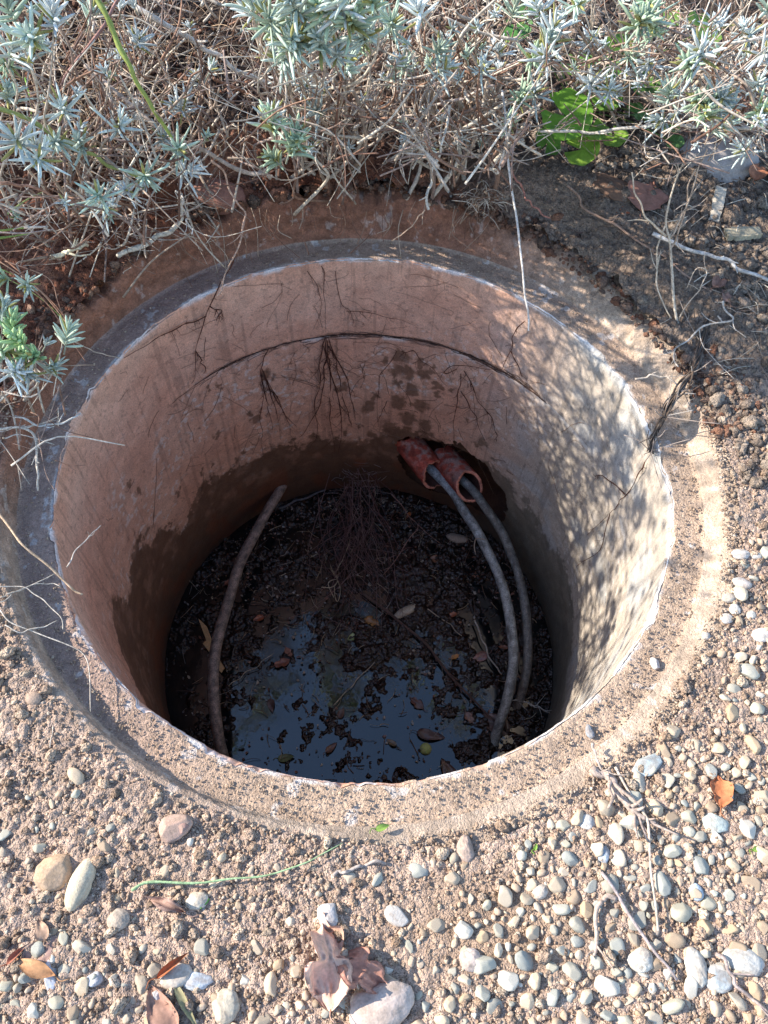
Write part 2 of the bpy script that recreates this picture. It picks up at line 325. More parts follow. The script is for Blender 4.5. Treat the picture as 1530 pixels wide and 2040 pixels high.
# rim seat and collar (one cast piece) ----------------------------------
na = 2200
prof = []                                                    # (kind, param)
rs = np.concatenate([np.linspace(R+.0005, .5555, 34)])
A = np.linspace(-math.pi, math.pi, na, endpoint=False); hl = lip(A)
rows = []; cl = []
gran = None
for r in rs:
    ck = chip(A)*(1-sst(np.array(r-R), .0, .016)); x = (r+ck)*np.cos(A); y = (r+ck)*np.sin(A)
    lit = .35+.65*sst(np.cos(A+math.pi*.42), -.3, .5)          # grit lies thickest on the near side
    g = domes(x/.0045, y/.0045, 41)*.0012+domes(x/.010+3, y/.010, 42)*.0010*sst(fbm(x*14, y*14, 43), .45, .6)
    g = g*lit+(fbm(x*60, y*60, 44)-.5)*.004*sst(np.abs(r-.5), 0, .01)
    z = -.003*(1-sst(np.array(r-R), 0, .007))+g*sst(np.array(r-R), 0, .003)
    if r > .548: z = z+(r-.548)**2*60
    rows.append(np.stack([x, y, z], -1))
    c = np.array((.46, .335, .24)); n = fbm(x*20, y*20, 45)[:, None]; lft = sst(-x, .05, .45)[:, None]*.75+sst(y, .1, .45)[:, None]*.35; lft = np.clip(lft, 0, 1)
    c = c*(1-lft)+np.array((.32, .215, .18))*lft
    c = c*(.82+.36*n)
    wl = (sst(fbm(x*26, y*26, 46), .44, .60)*(1-sst(np.array(r-R), .002, .009)) + sst(fbm(x*50, y*50, 47), .68, .74)*.5)[:, None]; wl = np.clip(wl, 0, 1)*.8
    cl.append(c*(1-wl)+np.array((.70, .69, .68))*wl)
jit = (fbm(A*12, A*0, 48)-.5)*.005
hl = hl*(1+(fbm(A*14, A*0+4, 56)-.5)*.7*sst(np.sin(A), .1, .6))
_f = [.03, .12, .3, .5, .7, .88, .98, 1.0, .99, .9, .4, -.3]; _d = [.056, .0575, .0595, .061, .0625, .065, .0695, .076, .09, .105, .118, .125]
for si in np.linspace(0, 11, 76):
    f = float(np.interp(si, range(12), _f)); dr = float(np.interp(si, range(12), _d))
    ramp = sst(np.cos(A-.15), -.35, .35)*.035; r = R+dr+ramp*min(1, max(0, (dr-.0575)/.012))+jit*f+(fbm(A*70, A*0+f*4, 49)-.5)*.0015; z = f*hl+.0034*(1-f)
    x = r*np.cos(A); y = r*np.sin(A); bk = sst(np.sin(A), -.1, .5)
    lump = ((fbm(A*18, z*36+A*3, 57, 5)-.5)*.022*bk+domes(A*R/.012, z/.012, 58)*.007*bk*sst(fbm(A*6, z*12, 59), .42, .6)+(fbm(A*90, z*180, 60, 3)-.5)*.003)*sst(np.array(dr), .0565, .060)
    r = r-lump; x = r*np.cos(A); y = r*np.sin(A); rows.append(np.stack([x, y, z], -1))
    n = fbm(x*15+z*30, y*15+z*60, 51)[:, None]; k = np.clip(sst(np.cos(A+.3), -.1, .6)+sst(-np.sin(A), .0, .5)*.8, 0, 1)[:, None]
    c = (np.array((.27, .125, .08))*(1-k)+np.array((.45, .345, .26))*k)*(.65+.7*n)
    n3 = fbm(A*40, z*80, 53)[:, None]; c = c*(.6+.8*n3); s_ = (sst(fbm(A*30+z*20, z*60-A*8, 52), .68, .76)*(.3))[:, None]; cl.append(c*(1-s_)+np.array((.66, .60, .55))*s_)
V = np.stack(rows).reshape(-1, 3)
raw_mesh('rim_collar', V, grid_faces(len(rows), na, True), M_seat, well, np.stack(cl).reshape(-1, 3))
# broken-out recess behind the pipes
mb = MB(); ca = 1.13; nu = 40; U, W = np.meshgrid(np.linspace(.62, 1.56, 60), np.linspace(-.56, -.80, 40))
dd = .10*np.clip(1-((U-1.1)/.47)**2, 0, 1)**.5*np.clip(1-((W+.68)/.12)**2, 0, 1)**.5
rr = R+.006+dd+(fbm(U*20, W*40, 61)-.5)*.05*np.clip(dd*30, 0, 1)
V = np.stack([rr*np.cos(U), rr*np.sin(U), W], -1).reshape(-1, 3)
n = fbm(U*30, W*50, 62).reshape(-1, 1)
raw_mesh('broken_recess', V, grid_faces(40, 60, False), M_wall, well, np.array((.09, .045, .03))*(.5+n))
# ================================================================== PIPES AND HOSES
def clay_pipe(P0, P1, ro, label, seed):
    P0 = np.array(P0); P1 = np.array(P1); e = empty('clay_pipe', P0, label, 'pipe', 'broken clay pipes through the well wall')
    T = (P1-P0); L = np.linalg.norm(T); T /= L; N = np.cross(T, (0, 0, 1)); N /= np.linalg.norm(N); B = np.cross(N, T)
    na = 96; nl = 40; q = np.linspace(0, 2*math.pi, na, endpoint=False); v = []
    end = L+(fbm(q*3, q*0+seed, seed, 4)-.5)*.013+(fbm(q*14, q*0+seed, seed+2, 2)-.5)*.003-.021*np.sin(q)*(1 if B[2] > 0 else -1)-.006
    end[0] = end[0]
    # wrap the raggedness so that it closes
    wgt = sst(q, 5.4, 6.2832); end = end*(1-wgt)+end[0]*wgt
    def prof(rad, tvals):
        out = []
        for t in tvals:
            s_ = t*end; rr = rad*(1+(fbm(q*4, q*0+t*6, seed+1)-.5)*.05)
            out.append(P0+T*s_[:, None]+N*(np.cos(q)*rr)[:, None]+B*(np.sin(q)*rr)[:, None])
        return out
    rows = prof(ro, np.linspace(-1.2, .97, nl))+prof(ro*.985, [.99])+prof(ro*.90, [1.0])+prof(ro*.80, [.992])+prof(ro*.77, np.linspace(.97, -.9, 14))
    V = np.stack(rows).reshape(-1, 3); F = grid_faces(len(rows), na, True)
    n = fbm(V[:, 0]*40, V[:, 2]*40+V[:, 1]*30, seed+3)[:, None]; n4 = fbm(V[:, 0]*130, V[:, 1]*130+V[:, 2]*90, seed+8)[:, None]; c = np.array((.42, .085, .055))*(.35+.9*n)*(.4+1.1*n4)
    up = np.clip((V-(P0+((V-P0)@T)[:, None]*T))@B/ro, 0, 1)[:, None]; s_ = sst(fbm(V[:, 0]*70, V[:, 1]*70, seed+4), .42, .62)[:, None]*up*.75
    c = c*(1-s_)+np.array((.34, .25, .22))*s_
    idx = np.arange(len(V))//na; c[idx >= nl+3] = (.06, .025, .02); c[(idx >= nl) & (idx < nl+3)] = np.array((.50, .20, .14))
    o = raw_mesh('pipe_shell', V, F, M_terra, None, c); o.parent = e; o.location = -e.location
    return e
PA0 = at_wall(838, 912, .49); PA1 = at_wall(868, 950, .452)
PB0 = at_wall(908, 938, .485); PB1 = at_wall(938, 973, .444)
clay_pipe(PA0, PA1, .0375, 'red clay pipe stub nearer the roots, its round mouth whole', 71)
clay_pipe(PB0, PB1, .0365, 'red clay pipe stub with jagged mouth, dusted grey on top', 77)
def hose(name, pts, rad, cols, label, cat, group=None):
    P = [at_z(x, y, z) for x, y, z in pts]; C = catmull(P, 90); C += np.stack([(vn(np.linspace(0, 9, 90), np.zeros(90)+i, 81)-.5)*.004 for i in range(3)], -1)
    mb = MB(); n = 90; s = 14; rr = rad*(1+.10*(vn(np.linspace(0, 22, n), np.zeros(n), 82)-.5))
    tube(mb, C, rr, s, None); base = C[-1]
    V = mb.v[0]; t_ = np.repeat(np.linspace(0, 1, n), s); n1 = fbm(t_*26, np.tile(np.arange(s), n)*.5, 83)[:, None]
    c = np.array(cols[0])*(1-t_[:, None])+np.array(cols[1])*t_[:, None]; c = c*(.65+.7*n1)
    k = sst(n1, .58, .66)*.6; c = c*(1-k)+np.array((.10, .085, .07))*k; g_ = np.random.default_rng(int(rad*1e5)); sp = (g_.random((len(V), 1)) < .10)*.6; c = c*(1-sp)+np.array((.05, .045, .045))*sp; mb.c[0] = c
    o = mb.build(name, M_hose, loc=base); return tag(o, label, cat, group), C
zc = -.665
o, C1 = hose('hose', [(855, 930, PA1[2]-.01), (880, 957, PA1[2]-.006), (905, 985, -.655), (925, 1018, -.665), (950, 1055, -.675), (975, 1105, -.69), (998, 1160, -.70), (1012, 1215, -.71), (1020, 1275, -.725), (1021, 1330, -.745), (1012, 1385, -.77), (1000, 1430, -.80), (985, 1480, -.85), (965, 1530, -.90)], .0124, ((.28, .305, .32), (.27, .255, .23)), 'grey mottled hose bowing from the round pipe mouth down into the water', 'hose', 'old hoses in the well')
o, C2 = hose('hose', [(915, 950, PB1[2]-.012), (938, 974, PB1[2]-.008), (962, 1003, PB1[2]-.025), (998, 1055, -.665), (1020, 1105, -.70), (1036, 1160, -.72), (1046, 1215, -.735), (1050, 1275, -.75), (1049, 1330, -.775), (1040, 1380, -.81), (1028, 1420, -.86), (1015, 1460, -.90)], .0114, ((.12, .135, .14), (.20, .165, .14)), 'darker thin hose from the jagged pipe mouth, the one nearest the right wall', 'hose', 'old hoses in the well')
o, C3 = hose('hose', [(568, 960, -.775), (556, 980, -.77), (530, 1022, -.762), (505, 1068, -.757), (480, 1120, -.75), (462, 1170, -.745), (446, 1225, -.74), (430, 1285, -.735), (423, 1340, -.735), (424, 1395, -.74), (432, 1445, -.76), (443, 1500, -.80), (460, 1550, -.86)], .0136, ((.28, .20, .165), (.24, .175, .14)), 'brown peeling hose curving down the left of the water', 'hose', 'old hoses in the well')
# bark-like flaking skin and cord on the hoses
mb = MB()
i = 30; q = catmull([C1[i]+np.array((.013, -.006, .006)), C1[i]+np.array((0, -.008, .0135)), C1[i]+np.array((-.014, -.004, .004)), C1[i]+np.array((-.016, -.018, -.012)), C1[i]+np.array((-.010, -.032, -.03))], 16)
tube(mb, q, .0014, 5, (.36, .28, .22)); tag(mb.build('root', M_root, loc=q[0]), 'thin pale root looped once round the grey mottled hose', 'root')
# ================================================================== WATER AND LITTER
nr = 60; na = 240; rr_, A = np.meshgrid(np.linspace(.001, .512, nr), np.linspace(-math.pi, math.pi, na, endpoint=False), indexing='ij')
V = np.stack([rr_*np.cos(A), rr_*np.sin(A), A*0+ZW], -1).reshape(-1, 3)
o = raw_mesh('water', V, grid_faces(nr, na, True), M_water); o['kind'] = 'structure'
# soaked litter mat: a height field that breaks the surface in islands
n_ = 520; X, Y = np.meshgrid(np.linspace(-.5, .5, n_), np.linspace(-.5, .5, n_))
PX, PY = project(np.stack([X, Y, X*0+ZW], -1))
# clear patches where the photograph shows open water
d = fbm(X*9, Y*9, 91, 5)*.75+fbm(X*34, Y*34, 92, 4)*.62+(fbm(X*95, Y*95, 90, 3)-.5)*.35-.665
openw = sst(PY, 1180, 1460)*(1-.25*sst(PX, 900, 1050))+.2*sst(PY, 1350, 1420)
d = d+.030-openw*.125+.06*sst(np.hypot(X, Y), .40, .49)*(Y < .2)
for cx, cy, r_, a_ in ((750, 1400, 45, .2), (480, 1400, 40, .1), (870, 1460, 40, .10), (640, 1490, 30, -.08), (800, 1450, 80, -.14), (880, 1330, 60, -.06), (620, 1330, 90, -.04), (930, 1520, 60, .15), (990, 1410, 70, .12), (400, 1200, 90, .05)):
    d = d+a_*(1-sst(np.hypot(PX-cx, PY-cy)/r_, .5, 1.3))
Z = ZW+np.clip(d, -.3, .3)*.045+(fbm(X*70, Y*70, 98, 3)-.5)*.006+(domes(X/.012, Y/.012, 93)*.0035+domes(X/.026, Y/.02, 94)*.004)*sst(d, -.02, .08)+(fbm(X*120, Y*120, 95)-.5)*.003
V = np.stack([X, Y, Z], -1).reshape(-1, 3); F = grid_faces(n_, n_, False); keep = np.hypot(X, Y).ravel()[F].max(1) < .498
n1 = fbm(X*30, Y*30, 96).reshape(-1, 1); n2 = fbm(X*90, Y*90, 97).reshape(-1, 1)
c = np.array((.009, .007, .006))*(1-n1)+np.array((.040, .018, .013))*n1; c = c*(.3+1.2*n2)
o = raw_mesh('litter_mat', V, F[keep], M_wet, None, c); tag(o, 'soaked dark brown mat of rotting litter breaking the water surface', 'litter', kind='stuff')
def leafmesh(L, W, curl=.3, fold=.3, crump=.1, seed=0, lobes=0, nu=14, nv=7, thick=.0006, tip=1.0, twist=0, col=(1, 1, 1), stalk=True, edge=None, roll=0):
    """leaf along +x, base at origin; real two-sided blade"""
    u = np.linspace(0, 1, nu); v = np.linspace(-1, 1, nv); U, Vv = np.meshgrid(u, v, indexing='ij')
    w_ = np.sin(np.pi*np.clip(U, 0, 1)**(.75))**.75*(1-.25*U*tip)
    if lobes: w_ = w_*(1+.22*np.sin(U*lobes*2*math.pi+.7)*sst(U, .05, .2))
    w_ = np.maximum(w_, .03); y = Vv*w_*W/2; x = U*L+(np.abs(Vv)*.06*L*(np.sin(U*lobes*6.28) if lobes else 0))
    z = -curl*L*(U-.35)**2+fold*np.abs(y)+crump*L*(fbm(U*3.5+seed, Vv*1.7, seed+200)-.5)*(.4+np.abs(Vv))
    if roll: 
        a_ = y/(W/2)*roll; z = z+(1-np.cos(a_))*W/2/max(roll, .1); y = np.sin(a_)*W/2/max(roll, .1)*np.clip(w_, .03, 2)
    if twist: ct = np.cos(twist*U); st = np.sin(twist*U); y, z = y*ct-z*st, y*st+z*ct
    top = np.stack([x, y, z], -1).reshape(-1, 3); bot = top-np.array((0, 0, thick))
    f = grid_faces(nu, nv, False); n = len(top)
    V = np.vstack([top, bot]); F = [tuple(q) for q in f]+[tuple(q[::-1]+n) for q in f]
    ring = [i*nv for i in range(nu)]+[(nu-1)*nv+j for j in range(1, nv)]+[i*nv+nv-1 for i in range(nu-2, -1, -1)]+[j for j in range(nv-2, 0, -1)]
    for a_, b_ in zip(ring, ring[1:]+ring[:1]): F.append((b_, a_, a_+n, b_+n))
    cc = np.tile(np.array(col), (len(V), 1)); vein = np.tile((np.abs(Vv).ravel() < .08), 2); cc[vein] *= .8
    if edge is not None:
        e = np.tile(np.abs(Vv).ravel()**3, 2)[:, None]; cc = cc*(1-e)+np.array(edge)*e
    return V, F, cc
def rotm(rx, ry, rz): 
    return np.array(Matrix.Rotation(rz, 3, 'Z') @ Matrix.Rotation(ry, 3, 'Y') @ Matrix.Rotation(rx, 3, 'X'))
def put_leaf(P, rz, L, W, col, label, cat='leaf', group=None, rx=0, ry=0, M=None, name='dead_leaf', stalk=.3, **k):
    V, F, C_ = leafmesh(L, W, col=col, **k); mb = MB(); mb.add(V-np.array((L/2, 0, 0)), F, C_)
    o = mb.build(name, M or M_dryleaf); o.location = P; o.rotation_euler = (rx, ry, rz)
    if stalk:
        sb = MB(); tube(sb, catmull([(-L/2+.002, 0, -.12*k.get('curl', .3)*L), (-L*.5-L*stalk*.5, .003, 0), (-L*.5-L*stalk, -.002, .002)], 6), .0007, 5, np.array(col)*.7)
        sb.build('stalk', M or M_dryleaf, o)
    return tag(o, label, cat, group)
# leaves afloat
FL = [(1180/2+0, 0)]
wl = [(590, 1122, .035, (.33, .10, .035), 'small orange leaf floating near the top of the left hose'), (515, 1232, .030, (.26, .07, .03), 'rusty leaf floating left of the middle of the water'),
      (600, 1110, .032, (.22, .12, .10), 'pale wet leaf curled beside the small orange one'), (560, 1322, .050, (.22, .08, .05), 'red-brown torn leaf lying on the blue water'),
      (575, 1300, .034, (.27, .12, .08), 'small pink-brown leaf touching the torn red-brown leaf'), (815, 1025, .022, (.40, .12, .04), 'tiny orange leaf below the clay pipes'),
      (900, 1225, .028, (.30, .10, .05), 'small rust leaf floating left of the grey hose'), (955, 1310, .050, (.24, .11, .09), 'brown lobed leaf left of the lower grey hose'),
      (907, 1308, .026, (.45, .19, .05), 'bright orange leaf tip among the floating twigs'), (858, 1465, .070, (.10, .06, .055), 'large dark leaf beside the floating yellow fruit'),
      (985, 1440, .085, (.13, .075, .06), 'big brown leaf half under the foot of the grey hose'), (895, 1540, .075, (.10, .05, .035), 'brown leaf at the near edge of the open water'),
      (740, 1240, .055, (.30, .15, .05), 'ochre leaf sunk in the middle of the litter'), (705, 1268, .040, (.28, .33, .14), 'yellow-green leaf on the blue water'),
      (570, 1510, .042, (.16, .17, .07), 'olive leaf near the lower rim'), (660, 1490, .036, (.15, .07, .045), 'small brown leaf close to the near rim'),
      (830, 1400, .046, (.12, .055, .04), 'dark curled leaf at the right of the open water'), (780, 1480, .030, (.17, .12, .07), 'tan leaf tip poking up through the open water'),
      (455, 1160, .030, (.22, .08, .05), 'brown leaf floating against the left hose'), (870, 1115, .044, (.20, .10, .06), 'brown leaf floating between the hose and the clump of roots'),
      (935, 1430, .035, (.20, .11, .09), 'small grey-brown leaf left of the big brown one'), (540, 1405, .038, (.11, .06, .05), 'dark leaf right of the left hose'), (680, 1420, .030, (.13, .07, .05), 'little dark leaf in the blue patch'), (1005, 1290, .03, (.25, .10, .06), 'small tan leaf beside the bend of the grey hose')]
for i, (x, y, L, c, lb) in enumerate(wl):
    P = at_z(x, y, ZW+.006); put_leaf(P, random.uniform(0, 6.28), L, L*random.uniform(.45, .65), c, lb, 'leaf', 'leaves floating in the well', rx=random.uniform(-.25, .25), ry=random.uniform(-.2, .2), M=M_wetleaf, seed=i, crump=.25, curl=random.uniform(-.3, .5), lobes=random.choice((0, 0, 3)), stalk=.25)
# yellow fruit
def blob(name, P, r, sq, col, M, label, cat, seed, amp=.15, sub=24, rz=0, group=None, freq=1.6, parts=None, flat=0):
    u = np.linspace(0, math.pi, sub); v = np.linspace(0, 2*math.pi, sub*2, endpoint=False); U, Vv = np.meshgrid(u, v, indexing='ij')
    D = np.stack([np.sin(U)*np.cos(Vv), np.sin(U)*np.sin(Vv), np.cos(U)], -1)
    n = fbm3(D*freq+seed*3.7, seed); rr = 1+amp*2*(n-.5)+amp*.7*(fbm3(D*freq*4+seed, seed+5)-.5)+.06*(fbm3(D*freq*14+seed, seed+6)-.5)
    if flat:                                                     # cut facets for angular stones
        g = np.random.default_rng(seed)
        for _ in range(int(flat)):
            nn = g.normal(size=3); nn /= np.linalg.norm(nn); hh = g.uniform(.62, .9); dn = (D*rr[..., None])@nn; s_ = np.where(dn > hh, hh/np.maximum(dn, 1e-6), 1); rr = rr*(s_*.9+.1)
    V = D*rr[..., None]*np.array(sq)*r; du = sst(fbm3(D*2.2+seed, seed+8), .45, .6)[..., None]*.45; cs = np.asarray(col)*(.85+.3*n[..., None])*(1-du)+np.array((.33, .245, .18))*du*(np.mean(col) > .25)+np.asarray(col)*du*(np.mean(col) <= .25)
    o = raw_mesh(name, V.reshape(-1, 3), grid_faces(sub, sub*2, True), M, None, cs.reshape(-1, 3)); o.location = P; o.rotation_euler = (0, 0, rz)
    return tag(o, label, cat, group)
def fbm3(D, s):
    x, y, z = D[..., 0], D[..., 1], D[..., 2]
    return (fbm(x+z*.7, y+z*.33, s, 3)+fbm(y+x*.6+7, z-x*.4, s+9, 3)+fbm(z+3, x*.8+y*.5, s+17, 3))/3
o = blob('fruit', at_z(848, 1492, ZW+.003), .0145, (1, 1, .9), (.36, .40, .12), M_stone, 'round yellow-green fruit floating near the lower rim', 'fruit', 301, amp=.04)
# wood chip under left hose
mb = MB(); pz = ZW+.02
q = [at_z(x, y, pz) for x, y in [(395, 1232), (412, 1248), (424, 1280), (432, 1305), (447, 1330), (441, 1340), (425, 1322), (416, 1298), (404, 1282), (411, 1276)]]
q = np.array(q); th_ = np.array((0, 0, .004)); n = len(q); mb.add(np.vstack([q, q-th_]), [tuple(range(n))[::-1], tuple(range(n, 2*n))]+[(i, (i+1) % n, (i+1) % n+n, i+n) for i in range(n)], (.52, .33, .17))
tag(mb.build('wood_chip', M_wood, smooth=False, loc=q[0]), 'pale yellow split wood chip lodged under the left brown hose', 'wood chip')
blob('wood_chip', at_z(808, 1218, ZW+.008), .022, (1.6, .6, .4), (.42, .36, .28), M_wood, 'pale crumbly piece of rotten wood floating in the middle of the water', 'wood chip', 311, amp=.35, rz=.6)
blob('wood_chip', at_z(910, 1072, ZW+.008), .020, (1.5, .7, .4), (.34, .27, .22), M_wood, 'pale flat piece of bark floating left of the upper grey hose', 'wood chip', 312, amp=.35, rz=-.1)
def in_well():
    while True:
        x = random.uniform(-.49, .49); y = random.uniform(-.49, .49)
        if x*x+y*y < .235: return x, y
mb = MB()
for i in range(650):                                          # floating straw bits
    x, y = in_well(); L = random.uniform(.006, .05); a = random.uniform(0, 6.28); c_ = random.choice([(.30, .22, .14), (.16, .10, .07), (.10, .06, .05), (.36, .30, .22), (.22, .2, .19)])
    px_, py_ = project(np.array([x, y, ZW])); 
    if py_ > 1250 and random.random() < .55: continue
    z = ZW+random.uniform(.002, .012); b_ = random.uniform(-.3, .3)
    q = catmull([(x, y, z), (x+math.cos(a)*L*.5, y+math.sin(a)*L*.5, z+random.uniform(-.002, .005)), (x+math.cos(a+b_)*L, y+math.sin(a+b_)*L, z+random.uniform(-.003, .006))], 6)
    tube(mb, q, random.uniform(.0004, .0011), 4, c_)
for i in range(3200):                                         # flakes and seeds
    x, y = in_well(); s_ = random.uniform(.0015, .006); px_, py_ = project(np.array([x, y, ZW]))
    if py_ > 1200 and (random.random() < .5 or vn(np.array(x*30.), np.array(y*30.), 7) < .5): continue
    c_ = np.array(random.choice([(.05, .03, .025), (.12, .06, .045), (.2, .09, .06), (.22, .2, .19), (.30, .25, .2), (.08, .07, .07)])); M_ = rotm(random.uniform(-.7, .7), random.uniform(-.7, .7), random.uniform(0, 6.28))
    v_ = np.array([(-1, -.4, 0), (0, -.6, .2), (1, 0, 0), (.2, .6, .25), (-.7, .4, 0), (0, 0, -.3)])*s_; v_ = v_@M_.T+np.array((x, y, ZW+.003+random.uniform(0, .004)))
    mb.add(v_, [(0, 1, 3, 4), (1, 2, 3), (1, 0, 5), (2, 1, 5), (3, 2, 5), (4, 3, 5), (0, 4, 5)], c_)
tag(mb.build('floating_debris', M_wetleaf, smooth=False), 'tiny straws, flakes and seeds scattered over the well water', 'debris', kind='stuff')
def line_thing(name, pts, r0, r1, col, label, cat, group=None, M=None, zs=None, amp=.002, n=28, sides=6, rough=.15, twigs=0, branch=None):
    P = [p if len(p) == 3 and not isinstance(p[0], int) else None for p in pts]
    mb = MB(); C = wander(pts, n, amp); rr = np.linspace(r0, r1, n)*(1+.25*(np.random.default_rng(len(pts)).random(n)-.5))
    tube(mb, C, rr, sides, col, rough=rough); 
    for k in range(twigs):
        i = random.randrange(n//5, n-2); T = C[i+1]-C[i]; T /= np.linalg.norm(T)+1e-9; D = T*.7+np.array([random.uniform(-1, 1), random.uniform(-1, 1), random.uniform(-.1, .7)])*.7; L = random.uniform(.01, .04)*(1 if branch is None else branch)
        tube(mb, wander([C[i], C[i]+D*L*.5, C[i]+D*L+np.array((0, 0, .004))], 6, .0012), np.linspace(rr[i]*.7, rr[i]*.3, 6), 5, col)
    o = mb.build(name, M or M_bark, loc=C[0]); return tag(o, label, cat, group)
# twigs and roots lying on the water
WZ = lambda pts, z=.008: [at_z(x, y, ZW+z) for x, y in pts]
line_thing('twig', WZ([(720, 1180), (790, 1230), (850, 1285), (900, 1350), (950, 1400), (985, 1440)], .012), .004, .0028, (.10, .06, .05), 'long dark branch floating diagonally across the right of the water', 'twig', twigs=8)
line_thing('twig', WZ([(945, 1235), (965, 1285), (985, 1325), (998, 1345)], .02), .0022, .0016, (.38, .33, .28), 'pale short twig floating just left of the grey hose', 'twig', twigs=2)
line_thing('twig', WZ([(852, 1213), (890, 1240), (920, 1265)], .014), .0014, .0011, (.32, .26, .2), 'thin straight pale straw left of the grey hose bend', 'straw')
line_thing('twig', WZ([(455, 1367), (500, 1335), (545, 1300)], .012), .0012, .0008, (.42, .34, .25), 'thin straw slanting from the left hose towards the red leaf', 'straw')
line_thing('twig', WZ([(665, 1405), (700, 1365), (745, 1318)], .012), .0012, .0008, (.42, .33, .24), 'thin straw slanting over the blue open water', 'straw')
line_thing('twig', WZ([(555, 1013), (585, 1000), (620, 985), (650, 978)], .012), .0035, .0025, (.12, .11, .12), 'dark wet stick against the far edge of the water', 'twig')
line_thing('twig', WZ([(1035, 1300), (1030, 1350), (1018, 1400), (1010, 1450)], .03), .0028, .002, (.28, .2, .15), 'forked brown twig hooked between the two right hoses', 'twig', twigs=4)
line_thing('lavender_sprig', WZ([(1010, 1390), (1050, 1400), (1095, 1420)], .025), .0018, .0014, (.42, .38, .34), 'broken pale sprig floating by the right wall below the hoses', 'sprig', twigs=14)
line_thing('root', WZ([(640, 1170), (668, 1160), (675, 1130), (690, 1100), (697, 1075)], .03), .0012, .0008, (.50, .40, .28), 'pale curly root floating left of the purple root clump', 'root', twigs=10, amp=.004)
line_thing('root', WZ([(665, 1190), (655, 1160), (670, 1150), (680, 1175), (672, 1200), (662, 1165)], .03), .0011, .0008, (.48, .38, .27), 'small knot of pale curled roots beside the floating curly root', 'root', amp=.003)
line_thing('root', WZ([(780, 985), (810, 1020), (832, 1050), (815, 1075), (790, 1110), (765, 1145)], .03), .0016, .0009, (.30, .17, .14), 'reddish root crossing the dark water below the clay pipes', 'root', twigs=6, amp=.003, branch=1.6)
# ------------------------------------------------------------------ roots on the shaft wall
def wall_roots(name, paths, label, col=(.085, .03, .018), nb=10, blen=.05, r0=.0016, drop=1.0, off=.003):
    mb = MB(); P00 = at_wall(*paths[0][0], R-off)
    for pp in paths:
        P = [at_wall(x, y, R-off-random.uniform(0, .004)) for x, y in pp]; n = max(10, 6*len(P)); C = wander(P, n, .0024); rr = np.linspace(r0, r0*.35, n)*np.random.default_rng(n).uniform(.6, 1.3, n); tube(mb, C, rr, 5, col)
        for k in range(nb):
            i = random.randrange(1, n-2); D = np.array([random.gauss(0, .45), random.gauss(0, .12), -drop+random.uniform(-.3, .3)]); L = blen*random.uniform(.3, 1)
            Q = C[i]; pts = [Q]
            for s_ in range(4):
                Q = Q+D*L/4; D = D+np.array([random.gauss(0, .25), 0, random.gauss(0, .12)]); h = math.hypot(Q[0], Q[1]); 
                if h > R-off: Q = Q*np.array([(R-off)/h, (R-off)/h, 1])
                pts.append(Q)
            tube(mb, catmull(pts, 7), np.linspace(rr[i]*.6, rr[i]*.25, 7), 4, col)
            if random.random() < .6:
                Q = pts[2]; tube(mb, catmull([Q, Q+D*L*.2+np.array([random.gauss(0, .006), 0, 0]), Q+D*L*.45+np.array([random.gauss(0, .012), 0, 0])], 5), rr[i]*.25, 4, col)
    return tag(mb.build(name, M_root, loc=P00), label, 'roots', 'roots hanging on the well wall')
wall_roots('root_cluster', [[(648, 672), (640, 710), (636, 760), (628, 815), (632, 860), (622, 885)], [(650, 672), (655, 720), (660, 780), (655, 830), (662, 870), (668, 898)], [(655, 675), (668, 720), (678, 770), (690, 815), (702, 850)], [(652, 680), (648, 740), (640, 800), (610, 850), (595, 872)], [(655, 690), (685, 740), (700, 790), (710, 840)], [(645, 690), (672, 800), (680, 860), (675, 905)]], 'thick dark bunch of roots hanging below the joint at the back of the well', nb=9, blen=.055, r0=.0014)
wall_roots('root_cluster', [[(535, 695), (522, 730), (525, 780), (520, 830), (522, 875), (525, 910)], [(522, 735), (540, 780), (552, 830), (556, 878)], [(525, 740), (550, 790), (568, 830), (580, 865)], [(520, 740), (532, 800), (545, 860)], [(528, 750), (560, 810), (590, 850)]], 'narrow dark tuft of roots left of the thick bunch', nb=7, blen=.045, r0=.0012)
wall_roots('root_cluster', [[(470, 505), (440, 560), (420, 600), (405, 640), (392, 690), (385, 740), (382, 765)], [(418, 610), (440, 620), (432, 640)], [(390, 700), (400, 720), (408, 745)], [(410, 630), (360, 650), (300, 680), (250, 715)]], 'single long root running down the upper left wall with thin side strands', nb=6, blen=.03, r0=.0014)
wall_roots('root_cluster', [[(640, 530), (645, 570), (648, 620), (650, 665)], [(668, 540), (680, 600), (700, 625), (705, 650)], [(612, 540), (640, 600), (625, 655)], [(690, 620), (730, 622), (790, 635), (830, 650)]], 'hair-thin roots on the upper ring above the thick bunch', nb=9, blen=.03, r0=.0008)
wall_roots('root_cluster', [[(1045, 640), (1025, 665), (1018, 700), (1005, 725), (995, 740)], [(1018, 700), (1035, 735), (1040, 750)]], 'zigzag dark root on the upper ring at the back right', nb=5, blen=.025, r0=.0013)
wall_roots('root_cluster', [[(910, 735), (885, 745), (905, 730), (960, 732), (1000, 745)], [(918, 745), (912, 790), (906, 840), (904, 885)], [(918, 780), (940, 820), (955, 850), (962, 880)], [(970, 820), (985, 850), (988, 880)], [(925, 740), (950, 790), (975, 840)]], 'wiry roots looping out below the joint at the right of the damp stain', nb=7, blen=.04, r0=.0011)
wall_roots('root_cluster', [[(790, 700), (760, 740), (752, 790), (750, 840)], [(800, 700), (830, 705), (870, 740), (890, 770)], [(770, 800), (760, 820), (752, 850)]], 'thin single root curving down beside the damp stain', nb=4, blen=.035, r0=.0010)
